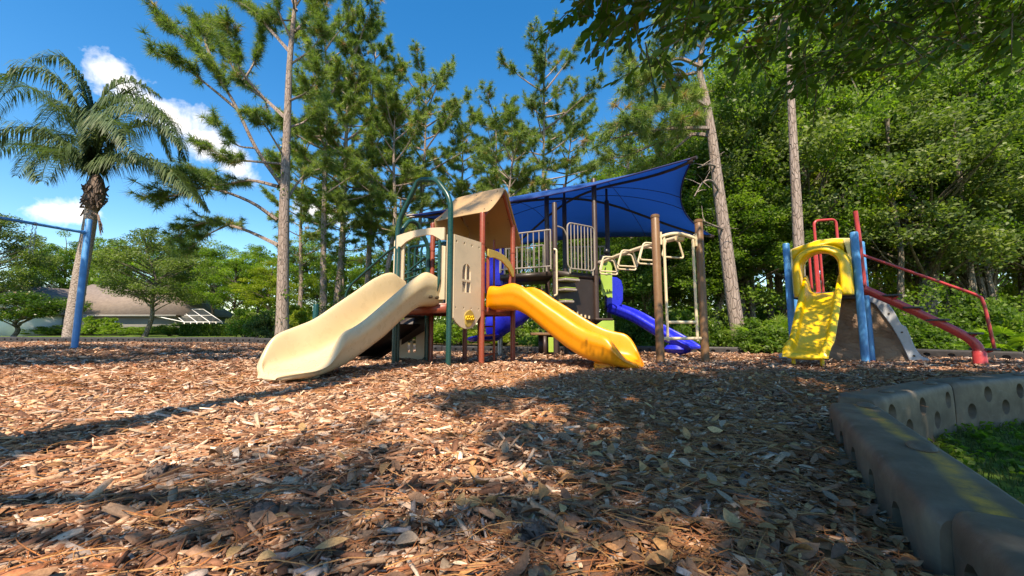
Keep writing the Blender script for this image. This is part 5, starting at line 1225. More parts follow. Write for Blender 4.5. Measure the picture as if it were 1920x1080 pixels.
p_ = assemble('palmetto', 'fan palmetto left of the yellow climber at the foot of the woods', 'palmetto', gnd_at(1440, 11.4), palmetto(5, 14, 1.05))
p_ = clone(p_, 'second palmetto behind the border nearer the leaning pine', gnd_at(1412, 12.0), None, .7, 1.3)
p_ = assemble('fern', 'bright green fern at the right edge beyond the red stepping rail', 'fern', gnd_at(1898, 7.4), palmetto(6, 16, .62))
# leaning dark trunk deep in the woods
Yd = 15.5; o = gnd_at(1725, Yd); T = local([o, P(1740, 540, Yd), P(1752, 470, Yd), P(1780, 420, Yd), P(1815, 380, Yd), P(1850, 310, Yd)], o)
mb = MB(); mb.tube(smooth_path(T, 5), [.34 - .009 * i for i in range(26)], 10); mb.tube(smooth_path([T[2], T[2] + A(-.9, .3, 1.3), T[2] + A(-2.0, .2, 3.0)], 5), [.14 - .008 * i for i in range(11)], 8); tr_ = mb.build('trunk', M['bark'], None, True, recalc=False)
rr_ = np.random.default_rng(12); cen = T[-1] + rr_.normal(0, 1, (40, 3)) * A(1.8, 1.2, 1.0) + A(.5, 0, 1.0); v, q, t = clumps_leaves(cen, np.full(40, .7), 170, .15, .08, rr_); cr_ = mesh_obj('crown', v, [q], M['leafB'], None, t)
assemble('leafy_tree', 'dark thick trunk leaning to the right in the woods behind the red handrail', 'tree', o, [tr_, cr_])
# slim bare trunks in the shade
sl_root = None
for i, (px, Y, yt, ln) in enumerate(((1392, 17, 380, -14), (1408, 18, 350, -20), (1418, 16.5, 420, -8), (1700, 15, 300, -25), (1830, 14.5, 330, -18), (1845, 16, 350, 6), (1655, 17, 380, 3), (1583, 18, 280, -14), (1190, 17, 420, 4), (1212, 18, 410, -6), (1862, 15.5, 420, 4), (1775, 17, 400, 5))):
    o = gnd_at(px, Y)
    if sl_root is None:
        mb = MB(); mb.tube(smooth_path([(0, 0, -.1), (.1, 0, 2), (-.05, .05, 4), (.1, 0, 6.5), (.0, .1, 9)], 4), [.12 - .004 * k for k in range(17)], 8)
        for k in range(7): z = 3 + .8 * k; mb.tube([A(0, 0, z), A(math.cos(k * 2.2) * .7, math.sin(k * 2.2) * .7, z + .5), A(math.cos(k * 2.2) * 1.3, math.sin(k * 2.2) * 1.3, z + 1.3)], [.035, .025, .012], 5)
        t_ = mb.build('trunk', M['bark'], None, True, recalc=False); cen = np.array([[math.cos(k * 2.2) * 1.3, math.sin(k * 2.2) * 1.3, 4.3 + .8 * k] for k in range(7)] + [[0, 0, 9.2]]); v, q, t = clumps_leaves(cen, np.full(8, .6), 110, .14, .08, rr_); c_ = mesh_obj('crown', v, [q], M['leafA'], None, t)
        sl_root = assemble('slim_tree', 'slim bare trunk standing in the shade of the woods', 'tree', o, [t_, c_], 'slim trunks in the shady woods')
    else: sl_root2 = clone(sl_root, 'slim bare trunk standing in the shade of the woods', o, 'slim trunks in the shady woods', (1, 1, 1), i * 1.1)
# ------------------------------------------------------------------ far wood: one mass beyond the single trees
rr_ = np.random.default_rng(21); n = 980; px = rr_.uniform(180, 2300, n); Y = rr_.uniform(52, 70, n); Y[px > 1000] -= 12; yt = np.interp(px, [180, 330, 560, 900, 1040, 1150, 1300, 1400, 2300], [470, 480, 480, 470, 430, 330, 200, 60, -120])
X = (px - 960) / F * Y; ht = CAMH + (619 - yt) / F * Y
cen = np.stack([X, Y, np.where(rr_.uniform(size=n) < .35, rr_.uniform(0, .3, n), rr_.uniform(-.2, 1, n)) * ht], 1); cen[:, 2] = np.clip(cen[:, 2], .3, None); v, q, t = clumps_leaves(cen, rr_.uniform(1.6, 2.6, n), 90, .55, .34, rr_)
px = rr_.uniform(1000, 2400, 420); Y = rr_.uniform(36, 46, 420); c2 = np.stack([(px - 960) / F * Y, Y, rr_.uniform(.2, 5, 420)], 1); v3, q3, t3 = clumps_leaves(c2, rr_.uniform(.9, 1.5, 420), 80, .4, .25, rr_); q = np.concatenate([q, q3 + len(v)]); v = np.concatenate([v, v3]); t = np.concatenate([t, t3])
fw = mesh_obj('far_woods', v, [q], M['leafA'], None, t * .8); tag(fw, 'far woodland filling the gaps between the trees', 'woods', kind='stuff')
rr_ = np.random.default_rng(22); n = 700; px = rr_.uniform(980, 2100, n); Y = rr_.uniform(12.6, 30, n); X = (px - 960) / F * Y
cen = np.stack([X, Y, rr_.uniform(.05, 1, n) ** 2 * 2.2], 1); v, q, t = clumps_leaves(cen, rr_.uniform(.35, .7, n), 60, .13, .08, rr_)
uw = mesh_obj('undergrowth', v, [q], M['leafB'], None, t); tag(uw, 'dark undergrowth on the woodland floor', 'undergrowth', kind='stuff')
# ================================================================== sun direction (used for the trees whose shade falls into the picture)
SUN_EL, SUN_AZ = math.radians(54), math.radians(11)      # light travels towards +y and a little +x
dH = A(math.sin(SUN_AZ), math.cos(SUN_AZ), 0); cot = 1 / math.tan(SUN_EL)
def proj(p):
    d = p - A(0, 0, CAMH); z = d[:, 1] * cp + d[:, 2] * sp; y = -d[:, 1] * sp + d[:, 2] * cp
    zz_ = np.where(z > .05, z, .05); return np.where(z > .05, 960 + F * d[:, 0] / zz_, -9999), np.where(z > .05, 540 - F * y / zz_, -9999), z
LX = [1060, 1095, 1150, 1200, 1240, 1300, 1370, 1450, 1520, 1600, 1700, 1800, 1960, 2300]
LYm = [-20, 10, 0, 50, 95, 62, 70, 100, 175, 160, 150, 90, 130, 190]
def oak_spray(C, D, r, nl, Ln, twig=True):
    """leafy twigs: leaves in alternate whorls along short twigs at C pointing along D"""
    V, Q, Tn, b = [], [], [], 0
    for c, d in zip(C, D):
        L = r.uniform(.18, .42); d = unit(d); S = unit(np.cross(d, A(0, 0, 1)) + r.normal(0, .2, 3)); N = np.cross(S, d); t0 = r.uniform(.15, .7)
        if twig: rmb.tube([c, c + d * L * .5 + A(0, 0, .01), c + d * L - A(0, 0, .02)], [.005, .004, .002], 4, cap=False)
        for k in range(nl):
            t = (k + .6) / nl; q = c + d * L * t; sg = 1 if k % 2 else -1; a = r.uniform(.5, 1.2) * (1 - .55 * t); e = unit(d * math.cos(a) + (S * sg + N * r.uniform(-.7, .5)) * math.sin(a) + A(0, 0, r.uniform(-.35, .1)))
            l_ = Ln * r.uniform(.6, 1.2); w_ = unit(np.cross(e, N + r.normal(0, .5, 3))) * l_ * .21; n_ = unit(np.cross(w_, e)) * l_ * .05
            V += [q, q + e * l_ * .32 + w_ * .8 + n_, q + e * l_ * .72 + w_ + n_, q + e * l_, q + e * l_ * .72 - w_ + n_, q + e * l_ * .32 - w_ * .8 + n_]; Q += [[b, b + 1, b + 2, b + 3], [b, b + 3, b + 4, b + 5]]; b += 6; Tn += [np.clip(t0 + r.normal(0, .15), 0, .95) if r.uniform() > .006 else 1] * 6
    return np.array(V), np.array(Q), np.array(Tn)
r = np.random.default_rng(31)
OB = A(8.2, .6, -.1)
oak = thing('oak_tree', 'live oak whose leafy branches hang into the top right of the picture', 'tree', OB)
mb = MB(); mb.tube(smooth_path([OB, OB + A(-.1, 0, 1.5), OB + A(-.35, .1, 3), OB + A(-.5, .2, 5), OB + A(-.6, .2, 7.5)], 5), [.42 - .015 * i for i in range(21)], 12)
fork = OB + A(-.35, .1, 3.0)
limbs_ = []
for tgt in ((P(1500, -40, 4.6)), (P(1230, -60, 3.6)), (P(1800, 30, 5.2)), (P(1400, 60, 5.4)), (P(1700, 120, 4.6)), A(2.5, -1.5, 5.5), A(4, 2, 6.5), A(5.5, -2, 6.5), A(1.2, .5, 4.6), A(6, 3.8, 6), A(3.5, 4.2, 5.6)):
    lp = limb_path(fork + A(0, 0, r.uniform(-.2, 2.2)), tgt, r, -.10, 12, .05); limbs_.append(lp); mb.tube(lp, [.11 * (1 - .85 * i / 11) + .006 for i in range(12)], 7, cap=False)
# visible sprays
C, D = [], []
while len(C) < 950:
    px = r.uniform(1075, 2080); lim_ = np.interp(px, LX, LYm); py = r.uniform(-170, lim_); depth = (lim_ - py)
    if r.uniform() > .25 + depth / 240: continue
    if px < 1330 and r.uniform() > .55: continue
    if px > 1380 and r.uniform() > .45 + .4 * (math.sin(px * .021) * math.sin(py * .045 + px * .01) > 0): continue
    Y = r.uniform(2.4, 3.7) if px > 1300 else r.uniform(2.0, 2.6); C.append(P(px, py, Y)); D.append(A(r.normal(-.6, .5), r.normal(.2, .6), r.normal(-.35, .4)))
C += [P(1112, 28, 2.3), P(1118, 24, 2.3), P(1165, 15, 2.3), P(1172, 22, 2.3), P(1190, 45, 2.3), P(1210, 80, 2.4), P(1218, 92, 2.4), P(1228, 105, 2.4)]; D += [A(-.8, .1, -.1), A(-.5, 0, .4), A(-.4, 0, -.6), A(.1, 0, -1), A(.2, .1, -.8), A(.1, 0, -.7), A(.5, 0, -.4), A(.3, 0, -.6)]
rmb = MB(); v, q, t = oak_spray(C, D, r, 11, .088)
# crown out of the picture, above the shaded ground
Cc = []
def shade_pts(n, test, hr, r):
    out = []
    while len(out) < n:
        gx, gy = r.uniform(-13, 9), r.uniform(.3, 13)
        if abs(gx) > 1.38 * gy + .7: continue
        if not test(gx, gy, r): continue
        h = r.uniform(*hr); p = A(gx, gy, 0) - dH * h * cot + A(0, 0, h); px, py, z = proj(p[None])
        if z[0] > -.8 and -250 < px[0] < 2250 and py[0] > -130 and not (px[0] > 1380 and py[0] < np.interp(px[0], LX, LYm) - 60): continue
        out.append(p)
    return np.array(out)
holes = [(.2, 2.35, .38), (.38, .90, .24), (.82, 1.12, .22), (.3, 1.28, .20), (1.9, 4.3, .40), (.9, 3.0, .20), (2.6, 5.6, .6), (3.2, 6.3, .6), (.62, 1.72, .16), (4.6, 5.9, .5), (4.35, 5.3, .4), (5.5, 6.2, .35), (2.6, 3.4, .3), (1.25, 1.7, .16), (1.95, 2.45, .16), (2.6, 2.8, .14), (3.7, 3.35, .16), (1.7, 2.0, .10), (2.45, 2.1, .28), (2.85, 2.5, .22), (2.1, 1.7, .15)]
def testR(x, y, r):
    left = np.interp(y, [.4, .8, 1.2, 1.6, 2.07, 2.7, 3.2, 3.7, 4.6, 5.2, 5.7, 8], [.1, .35, .35, .2, .02, -.42, .1, .3, .8, 1.6, 2.0, 3.4])
    if x < left or y > 8.2 or x > 8: return False
    for hx, hy, hr in holes:
        if (x - hx) ** 2 + ((y - hy) * .8) ** 2 < hr * hr: return False
    return r.uniform() < (.96 if y < 4.5 else .06 if (x > 3.4 or x < 2.0) else .3)
Cc = shade_pts(560, testR, (3.3, 7.5), r)
v2, q2, t2_ = clumps_leaves(Cc, r.uniform(.26, .46, len(Cc)), 90, .125, .075, r)
mb.build('trunk', M['bark'], oak, True, recalc=False)
rmb.build('twigs', M['bark'], oak, True, recalc=False)
mesh_obj('crown', np.concatenate([v, v2]), [q, q2 + len(v)], M['oakleaf'], oak, np.concatenate([t, t2_]))
# oak beyond the left edge: its shade dapples the ground at the left
LB = A(-15.5, 1.0, 0)
lo_ = thing('oak_tree', 'oak beyond the left edge of the picture shading the ground near the swing post', 'tree', LB)
mb = MB(); mb.tube(smooth_path([LB - A(0, 0, .1), LB + A(.2, 0, 2), LB + A(.3, 0, 5), LB + A(.3, .2, 8)], 5), [.36 - .015 * i for i in range(16)], 10)
for tgt in (A(-9, 2, 7), A(-7, 0, 6.5), A(-10, 5, 8), A(-12, -2, 7.5), A(-6, 3, 8)): mb.tube(limb_path(LB + A(.2, 0, r.uniform(2.5, 5)), tgt, r, -.1, 8), [.12 - .012 * i for i in range(8)], 6, cap=False)
mb.build('trunk', M['bark'], lo_, True, recalc=False)
def testL(x, y, r):
    for hx, hy, ax_, ay_ in ((-.95, 1.27, .40, .05), (-1.2, 1.02, .25, .06), (-.62, 2.02, .28, .07), (-.1, 2.15, .22, .06), (-.45, 1.0, .2, .05), (-1.0, .88, .3, .04), (-.05, 1.02, .18, .05), (-.3, 1.45, .25, .05)):  # unseen leaf clumps added only to shade these patches of near ground
        if ((x - hx) / ax_) ** 2 + ((y - hy) / ay_) ** 2 < 1 and r.uniform() < .5: return True
    if y < 5.3 or y > 12.5 or x > np.interp(y, [5, 7, 9, 12], [-5.6, -4.2, -4.0, -4.6]) or x < -12.5: return False
    return r.uniform() < .25 + .6 * (math.sin(1.3 * x + 2.7 * y) > -.2)
Cl = shade_pts(200, testL, (5, 9), r); v, q, t = clumps_leaves(Cl, r.uniform(.35, .7, len(Cl)), 100, .17, .1, r); mesh_obj('crown', v, [q], M['oakleaf'], lo_, t)
# pine behind the viewpoint whose trunk throws the long shadow; low boughs added to shade the near left
o = A(-2.05, 1.6, 0) - dH * 3.3
pp_ = pine(61, [A(0, 0, -.1), A(.02, 0, 3), A(-.05, 0, 7), A(.05, .1, 11), A(0, 0, 15), A(.1, 0, 18)], .23, [[A(0, 0, 4.0), A(.9, -.35, 4.5), A(1.8, -.45, 4.7), A(2.7, -.5, 4.9)], [A(0, 0, 4.6), A(.6, -.7, 4.8), A(1.3, -.9, 4.9), A(1.9, -1.2, 5.0)], [A(0, 0, 3.6), A(-.2, -.6, 4.0), A(.2, -1.1, 4.3), A(.9, -1.5, 4.4)]], auto=16, H0=.72, Lmax=2.3, K=18, Ln=.28, wid=.022, dens=.8)
assemble('pine_tree', 'pine standing behind the viewpoint that throws the long trunk shadow over the mulch', 'pine tree', o, pp_)

# ================================================================== ground sheets
def axis(*seg):
    out = []
    for a, b, s in seg: out += list(np.arange(a, b, s))
    return np.array(out + [seg[-1][1]])
BED = [(-21, 15.0), (-14.5, 14.4), (-8.5, 13.4), (-5.2, 12.7), (-2, 11.7), (1.2, 11.1), (4.3, 10.7), (6.3, 9.9), (7.7, 8.7), (8.9, 7.0), (9.2, 5.6), (5.95, 4.1), (4.55, 3.55), (3.12, 3.02), (1.75, 2.19), (1.775 - .53 * 3, 2.135 - .848 * 3), (.2, -3), (-21, -3)]
def inside(x, y, poly=BED):
    x = np.asarray(x, float); y = np.asarray(y, float); c = np.zeros(x.shape, bool); n = len(poly)
    for i in range(n):
        x1, y1 = poly[i]; x2, y2 = poly[(i + 1) % n]
        k = ((y1 > y) != (y2 > y)); xi = (x2 - x1) * (y - y1) / (y2 - y1 + 1e-12) + x1; c ^= k & (x < xi)
    return c
def sheet(name, xs, ys, zf, mat, mask=None):
    X, Y = np.meshgrid(xs, ys); Z = zf(X, Y); V = np.stack([X, Y, Z], -1).reshape(-1, 3); nx, ny = len(xs), len(ys)
    i = np.arange(nx - 1)[None, :] + np.arange(ny - 1)[:, None] * nx; q = np.stack([i, i + 1, i + 1 + nx, i + nx], -1).reshape(-1, 4)
    if mask is not None:
        c = V[q].mean(1); q = q[mask(c[:, 0], c[:, 1])]
    o = mesh_obj(name, V, [q], mat, None, None, None, True); o['kind'] = 'structure'; return o
def lawn_z(x, y):
    near_ = sstep(1.0, 1.6, x - .62 * (y - 2.1) + .0) * sstep(8.5, 5, y)
    return base_z(x, y) - .10 - .13 * near_ + .012 * np.sin(1.7 * x + y) + .01 * np.sin(3.1 * y - x) * (np.abs(x) < 40) + sstep(60, 300, y) * -.5
sheet('lawn', axis((-300, -60, 20), (-60, -24, 3), (-24, 14, .4), (14, 60, 3), (60, 300, 20)), axis((-60, -4, 4), (-4, 20, .4), (20, 70, 2.5), (70, 600, 25)), lawn_z, M['lawn'])
sheet('mulch_bed', axis((-21, -4, .25), (-4, 4, .05), (4, 9.4, .12)), axis((-3, .4, .2), (.4, 5, .05), (5, 15.2, .15)), lambda x, y: gz(x, y) - .012, M['mulch'], lambda x, y: inside(x, y))
sheet('woodland_floor', axis((-3, 60, .6)), axis((10.9, 60, .6)), lambda x, y: base_z(x, y) - .075 + .02 * np.sin(2 * x + y) + .015 * np.sin(3.3 * y), M['floor'], lambda x, y: (~inside(x, y)) & (y > 13.2 - .30 * np.clip(x - 1, 0, 30)) & (x > 1.5 - .3 * (y - 12)) | ((x > 6.6) & (y > 9.6 - .5 * (x - 6.6)) & ~inside(x, y)))
sheet('pine_straw_ground', axis((-22, 3, .5)), axis((17.6, 40, .5)), lambda x, y: base_z(x, y) - .082 + .02 * np.sin(2 * x + y), M['floor'], lambda x, y: (y > 18.2 + .5 * np.sin(x)) & (x > -.55 * y))
pth = sheet('footpath', axis((-40, -6, .5)), axis((18.6, 20.2, .4)), lambda x, y: base_z(x, y) - .06, M['pathc'], lambda x, y: (x < -8.5))

# ================================================================== wood chips
def chips(n, Ya, Yb, Lm, detail, lift, r, pw=1.0, bed=True):
    Y = (r.uniform(Ya ** (2 * pw), Yb ** (2 * pw), n)) ** (1 / (2 * pw)); X = r.uniform(-1.36, 1.36, n) * (Y + .25)
    k = inside(X, Y) & (r.uniform(size=n) > .62 * sstep(-.2, .8, X - .2 * (Y - 1)) * sstep(4.5, 2.5, Y)); X, Y = X[k], Y[k]; n = len(X)
    L = np.clip(r.lognormal(math.log(Lm), .55, n), .010, .105); spl = r.uniform(size=n) < .5; Wd = np.minimum(L * np.where(spl, r.uniform(.06, .16, n), r.uniform(.16, .42, n)), .026); L = np.where(spl, L * 1.35, L); Th = np.clip(L * r.uniform(.04, .13, n), .0015, .010)
    yaw = r.uniform(0, 2 * PI, n); pit = r.normal(0, .20, n); rol = r.normal(0, .34, n)
    # a slight common lie of the chips
    e1 = np.stack([np.cos(yaw) * np.cos(pit), np.sin(yaw) * np.cos(pit), np.sin(pit)], 1); s0 = np.stack([-np.sin(yaw), np.cos(yaw), np.zeros(n)], 1); n0 = np.cross(e1, s0)
    e2 = s0 * np.cos(rol)[:, None] + n0 * np.sin(rol)[:, None]; e3 = np.cross(e1, e2)
    C = np.stack([X, Y, gz(X, Y) + r.uniform(0, 1, n) ** 1.5 * lift + np.abs(np.sin(pit)) * L * .35], 1)
    jit = lambda s: 1 + r.uniform(-s, s, n)
    pal = np.array([(.51, .350, .240), (.42, .258, .158), (.335, .182, .105), (.25, .120, .066), (.18, .083, .047), (.095, .045, .027), (.30, .235, .20), (.58, .45, .34), (.31, .115, .052)])
    pi_ = r.choice(len(pal), n, p=[.13, .17, .19, .16, .12, .10, .05, .04, .04]); col = pal[pi_] * r.uniform(.88, 1.62, (n, 1))
    a, b = L / 2, Wd / 2
    cs = [(-a * jit(.15), -b * jit(.5)), (a * jit(.15), -b * jit(.6)), (a * jit(.2), b * jit(.6)), (-a * jit(.2), b * jit(.5))]
    V = [];
    bow = r.normal(0, .025, n) * L
    for (u_, w_) in cs: V.append(C + e1 * u_[:, None] + e2 * w_[:, None] + e3 * (Th / 2)[:, None])
    if detail:
        mid1 = C - e2 * (b * jit(.4))[:, None] + e3 * (Th / 2 + bow)[:, None]; mid2 = C + e2 * (b * jit(.4))[:, None] + e3 * (Th / 2 + bow)[:, None]
        top = [V[0], mid1, V[1], V[2], mid2, V[3]]; low = [p - e3 * Th[:, None] for p in top]; V = np.stack(top + low, 1).reshape(-1, 3); i = np.arange(n)[:, None] * 12
        f = [[0, 1, 4, 5], [1, 2, 3, 4]] + [[j, 6 + j, 6 + (j + 1) % 6, (j + 1) % 6] for j in range(6)]; q = np.concatenate([i + A(g)[None].astype(int) for g in f]); m = 12
    else: V = np.stack(V, 1).reshape(-1, 3); q = np.arange(4 * n).reshape(n, 4); m = 4
    return V, q, np.repeat(col, m, 0) * r.uniform(.9, 1.1, (n * m, 1))
r = np.random.default_rng(41); VV, QQ, CC, off = [], [], [], 0
for (n, Ya, Yb, Lm, dt, lf) in ((80000, .6, 1.6, .021, True, .036), (130000, 1.6, 3.2, .025, True, .034), (170000, 3.2, 6.5, .034, False, .03), (110000, 6.5, 15, .055, False, .03)):
    v, q, c = chips(n, Ya, Yb, Lm, dt, lf, r); VV.append(v); QQ.append(q + off); CC.append(c); off += len(v)
ch_ = mesh_obj('wood_chips', np.concatenate(VV), QQ, M['chips'], None, None, np.concatenate(CC)); tag(ch_, 'loose brown and tan wood chips covering the play area', 'wood chips', kind='stuff')
# ------------------------------------------------------------------ fallen oak leaves and pine needles
def litter(r):
    V, Q, C_, off = [], [], [], 0
    # leaves: 3 x 5 grids, cupped and curled
    n = 13000; Y = r.uniform(.62, 4.6, n) ** 1.0; X = r.uniform(-1.36, 1.36, n) * (Y + .2)
    dens = sstep(-.9, .9, X - .25 * (Y - 1)) * .92 + .05; k = inside(X, Y) & (r.uniform(size=n) < dens); X, Y = X[k], Y[k]; n = len(X)
    L = r.uniform(.035, .074, n); w = L * r.uniform(.16, .26, n); yaw = r.uniform(0, 2 * PI, n); pit = r.normal(0, .22, n); rol = r.normal(0, .35, n); cup = r.normal(.15, .4, n); curl = r.normal(-.2, .7, n)
    e1 = np.stack([np.cos(yaw) * np.cos(pit), np.sin(yaw) * np.cos(pit), np.sin(pit)], 1); s0 = np.stack([-np.sin(yaw), np.cos(yaw), 0 * yaw], 1); n0 = np.cross(e1, s0); e2 = s0 * np.cos(rol)[:, None] + n0 * np.sin(rol)[:, None]; e3 = np.cross(e1, e2)
    P0 = np.stack([X, Y, gz(X, Y) + .018 + r.uniform(0, .02, n) + .022 * (r.uniform(size=n) < .4) + np.abs(np.sin(pit)) * L * .4], 1)
    pal = np.array([(.33, .16, .068), (.28, .15, .08), (.21, .118, .068), (.38, .20, .08), (.16, .09, .055), (.30, .215, .145), (.44, .27, .12)]); col = pal[r.integers(0, 7, n)] * r.uniform(.85, 1.4, (n, 1))
    prof = [0.04, .55, .88, 1.0, .92, .62, .06]; g = []
    for i in range(7):
        t = i / 6 - .5
        for j in (-1, 0, 1): g.append(P0 + e1 * (t * L)[:, None] + e2 * (j * prof[i] * w)[:, None] + e3 * (curl * t * t * L + cup * abs(j) * prof[i] * w)[:, None])
    V.append(np.stack(g, 1).reshape(-1, 3)); i0 = np.arange(n)[:, None] * 21
    Q.append(np.concatenate([i0 + np.array([[a * 3 + b, a * 3 + b + 1, a * 3 + b + 4, a * 3 + b + 3]]) for a in range(6) for b in range(2)])); C_.append(np.repeat(col, 21, 0)); off = n * 21
    # needles
    n = 26000; Y = r.uniform(.62, 4.8, n); X = r.uniform(-1.36, 1.36, n) * (Y + .2); cl = .5 + .5 * np.sin(3.1 * X + 1.1 * Y) * np.sin(2.3 * Y - 1.7 * X + 1)
    k = inside(X, Y) & (r.uniform(size=n) < (.22 + .78 * sstep(-.7, .8, X)) * (.25 + .75 * cl)); X, Y = X[k], Y[k]; n = len(X)
    L = r.uniform(.12, .24, n); yaw = r.normal(.2, 1.0, n); e1 = np.stack([np.cos(yaw), np.sin(yaw), r.normal(0, .06, n)], 1); e2 = np.stack([-np.sin(yaw), np.cos(yaw), 0 * yaw], 1); bow = r.normal(0, .12, n)
    P0 = np.stack([X, Y, gz(X, Y) + .03 + r.uniform(0, .03, n)], 1); pal = np.array([(.36, .135, .04), (.30, .115, .045), (.42, .21, .08), (.24, .10, .045)]); col = pal[r.integers(0, 4, n)] * r.uniform(.85, 1.3, (n, 1)); g = []
    for i in range(5):
        t = i / 4 - .5; c = P0 + e1 * (t * L)[:, None] + e2 * (bow * (t * t - .1) * L * 4)[:, None] - A(0, 0, .06) * ((2 * t) ** 2 * L)[:, None]
        g += [c + e2 * .0011 + A(0, 0, -.0007), c + A(0, 0, .0011), c - e2 * .0011 + A(0, 0, -.0007)]
    V.append(np.stack(g, 1).reshape(-1, 3)); i0 = np.arange(n)[:, None] * 15 + off
    Q.append(np.concatenate([i0 + np.array([[a * 3 + b, a * 3 + b + 1, a * 3 + b + 4, a * 3 + b + 3]]) for a in range(4) for b in range(2)])); C_.append(np.repeat(col, 15, 0))
    return V, Q, C_
V, Q, C_ = litter(np.random.default_rng(43)); lt = mesh_obj('leaf_litter', np.concatenate(V), Q, M['litter'], None, None, np.concatenate(C_), True); tag(lt, 'dry oak leaves and orange pine needles scattered over the wood chips', 'leaf litter', kind='stuff')
# ------------------------------------------------------------------ grass behind the near borders
def blades(n, xr, yr, hh, wd, test, r):
    X = r.uniform(*xr, n); Y = r.uniform(*yr, n); k = test(X, Y); X, Y = X[k], Y[k]; n = len(X); h = hh * r.uniform(.4, 1.2, n); a = r.uniform(0, 2 * PI, n); s_ = np.stack([np.cos(a), np.sin(a), 0 * a], 1) * wd; ln = rdir(n, r) * A(1, 1, 0) * h[:, None] * .6
    P0 = np.stack([X, Y, lawn_z(X, Y) - .005], 1); p1 = P0 + ln * .35 + A(0, 0, 1) * h[:, None] * .6; p2 = P0 + ln + A(0, 0, 1) * h[:, None]
    V = np.stack([P0 - s_, P0 + s_, p1 + s_ * .8, p1 - s_ * .8, p2], 1).reshape(-1, 3); b = np.arange(n)[:, None] * 5
    return V, [np.concatenate([b + np.array([[0, 1, 2, 3]])]), np.concatenate([b + np.array([[3, 2, 4]])])], np.repeat(np.clip(r.normal(.45, .22, n), 0, 1), 5)
r = np.random.default_rng(45)
v, f, t = blades(30000, (1.0, 5.2), (.4, 4.0), .055, .0022, lambda x, y: (~inside(x, y)) & (x > .95 + .0 * y) & (np.sin(2.3 * x + 1.2) * np.sin(3.1 * y) + r.normal(0, .35, x.shape) > -.25) & (y < 3.0 + .36 * (x - 3.1)), r)
gr = mesh_obj('grass', v, f, M['grassblade'], None, t); tag(gr, 'short patchy grass behind the near border timbers', 'grass', kind='stuff')
n = 420; X = r.uniform(1.7, 4.6, n); Y = r.uniform(1.2, 3.6, n); k = (~inside(X, Y)) & (Y < 2.95 + .36 * (X - 3.1)) & (Y > 2.1 + .3 * (X - 2) - .9 * r.uniform(size=n)); X, Y = X[k], Y[k]
cen = np.stack([X, Y, lawn_z(X, Y) + .03], 1); v, q, t = clumps_leaves(cen, np.full(len(cen), .055), 12, .045, .026, r, .7, 1.2); wd_ = mesh_obj('weeds', v, [q], M['leafA'], None, t * .9); tag(wd_, 'small green weeds along the foot of the border with round holes', 'weeds', kind='stuff')
v, f, t = blades(60000, (-22, 0), (13, 30), .10, .008, lambda x, y: (~inside(x, y)) & (x < 1) & ((y < 18.4) | (x < -.5 * y)), r); g2 = mesh_obj('lawn_grass', v, f, M['grassblade'], None, t); tag(g2, 'mown grass of the lawn behind the far border', 'grass', kind='stuff')
# ------------------------------------------------------------------ pine cones
def cone_at(px, py): p = GX(px, py, 0); p[2] = float(gz(p[0], p[1])) + .03; return p
mb = MB(); mb.lathe([(.008, -.045), (.026, -.03), (.032, -.005), (.024, .025), (.008, .05)], (0, 0, 0), 12, (1, .2, .15))
ax = unit(A(1, .2, .15)); e1 = unit(np.cross(ax, UP)); e2 = np.cross(ax, e1)
for k in range(60):
    t = k / 60; a = 2.4 * k; R_c = np.interp(t, [0, .3, .6, 1], [.016, .034, .028, .008]); d = e1 * math.cos(a) + e2 * math.sin(a); p = ax * (-.045 + .1 * t) + d * R_c
    mb.add([p - np.cross(ax, d) * .008, p + np.cross(ax, d) * .008, p + d * .012 + ax * .008, p + d * .004 - ax * .004], [[0, 1, 2, 3]])
body = mb.build('scales', M['husk'], None, False, recalc=False)
pc = assemble('pine_cone', 'pine cone on the lit wood chips in the left foreground', 'pine cone', cone_at(300, 905), [body], None, 1.0, .4)
for i, (px, py, lab) in enumerate(((31, 681, 'pine cone near the left edge on the shaded chips'), (265, 655, 'pine cone close to the far border right of the swing post'), (493, 998, 'pine cone lying among chips at the lower left of the picture'), (1000, 1046, 'pine cone half hidden in leaves near the bottom middle'))):
    clone(pc, lab, cone_at(px, py), None, 1.25 if i < 2 else 1.0, 1.3 * i)

# ================================================================== sun, sky and clouds
sd = bpy.data.lights.new('sun', 'SUN'); so = bpy.data.objects.new('sun', sd); COL.objects.link(so)
sd.energy = 4.0; sd.angle = math.radians(.53); sd.color = (1.0, .94, .84)
dirv = Vector((dH[0] * math.cos(SUN_EL), dH[1] * math.cos(SUN_EL), -math.sin(SUN_EL)))
so.rotation_euler = dirv.to_track_quat('-Z', 'Y').to_euler()
w = bpy.data.worlds.new('World'); scene.world = w; w.use_nodes = True; nt = w.node_tree; nt.nodes.clear()
out = nt.nodes.new('ShaderNodeOutputWorld'); bg = nt.nodes.new('ShaderNodeBackground'); nt.links.new(bg.outputs[0], out.inputs[0])
sky = nt.nodes.new('ShaderNodeTexSky'); sky.sky_type = 'NISHITA'; sky.sun_disc = False; sky.sun_elevation = SUN_EL
sky.sun_rotation = math.atan2(-dH[0], -dH[1]); sky.air_density = 1.0; sky.dust_density = .35; sky.ozone_density = 3.0
hs = nd(nt, 'ShaderNodeHueSaturation'); hs.inputs['Saturation'].default_value = 1.4; nt.links.new(sky.outputs[0], hs.inputs['Color'])
tc = nd(nt, 'ShaderNodeTexCoord'); V_ = tc.outputs['Generated']
def vdir(px, py): p = P(px, py, 100.0) - A(0, 0, CAMH); return unit(p)
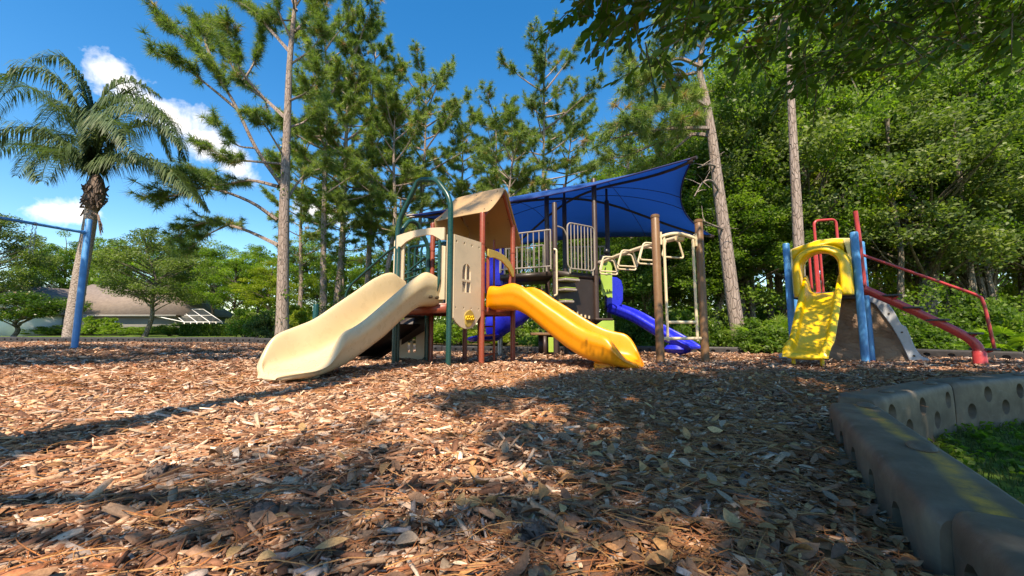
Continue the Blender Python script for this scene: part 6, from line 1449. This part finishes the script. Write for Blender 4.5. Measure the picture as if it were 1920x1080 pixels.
def cloud(px, py, rx_, ry_, rot, nscale, lo, hi, seed):
    c = vdir(px, py); rt = unit(np.cross(c, UP)); u_ = np.cross(rt, c); ca, sa = math.cos(rot), math.sin(rot); e1, e2 = (rt * ca + u_ * sa) / rx_, (-rt * sa + u_ * ca) / ry_
    def dot(e):
        n = nd(nt, 'ShaderNodeVectorMath', operation='DOT_PRODUCT'); nt.links.new(V_, n.inputs[0]); n.inputs[1].default_value = tuple(e); return n.outputs['Value']
    cb_ = nd(nt, 'ShaderNodeCombineXYZ'); nt.links.new(dot(e1), cb_.inputs[0]); nt.links.new(dot(e2), cb_.inputs[1]); ln = nd(nt, 'ShaderNodeVectorMath', operation='LENGTH'); nt.links.new(cb_.outputs[0], ln.inputs[0])
    base = ramp(nt, ln.outputs['Value'], [(0, (1,) * 3), (1.0, (0,) * 3)])
    nn_ = noise(nt, mapping(nt, V_, (nscale,) * 3, (seed, 0, 0)), 1.0, 9, .58, .3)
    a = nd(nt, 'ShaderNodeMath', operation='MULTIPLY_ADD'); nt.links.new(nn_, a.inputs[0]); a.inputs[1].default_value = 1.5; a.inputs[2].default_value = -.75
    s = nd(nt, 'ShaderNodeMath', operation='ADD'); nt.links.new(a.outputs[0], s.inputs[0]); nt.links.new(base, s.inputs[1])
    front = nd(nt, 'ShaderNodeMath', operation='GREATER_THAN'); nt.links.new(dot(c), front.inputs[0]); front.inputs[1].default_value = .2
    m_ = nd(nt, 'ShaderNodeMath', operation='MULTIPLY'); nt.links.new(ramp(nt, s.outputs[0], [(lo, (0,) * 3), (hi, (1,) * 3)]), m_.inputs[0]); nt.links.new(front.outputs[0], m_.inputs[1]); return m_.outputs[0]
col = hs.outputs[0]
for args in ((345, 235, .22, .085, -.55, 18, .50, 1.45, 1.0), (225, 155, .10, .06, -.6, 20, .46, 1.2, 3.0), (128, 396, .088, .046, -.05, 22, .42, .95, 2.0), (440, 300, .13, .06, -.4, 16, .45, 1.1, 5.0), (600, 400, .12, .05, 0, 20, .4, .9, 4.0)):
    f = cloud(*args); col = mixc(nt, f, col, (5.6, 5.9, 6.4))
nt.links.new(col, bg.inputs['Color']); bg.inputs['Strength'].default_value = .13
scene.view_settings.view_transform = 'Standard'; scene.view_settings.look = 'None'; scene.view_settings.exposure = 1.15; scene.view_settings.gamma = 1.0
scene.view_settings.use_white_balance = True; scene.view_settings.white_balance_temperature = 7900; scene.view_settings.white_balance_tint = 13
scene.cycles.max_bounces = 6; scene.cycles.diffuse_bounces = 3; scene.cycles.glossy_bounces = 3; scene.cycles.transmission_bounces = 3; scene.cycles.transparent_max_bounces = 8
scene.cycles.use_denoising = True; scene.cycles.caustics_reflective = False; scene.cycles.caustics_refractive = False
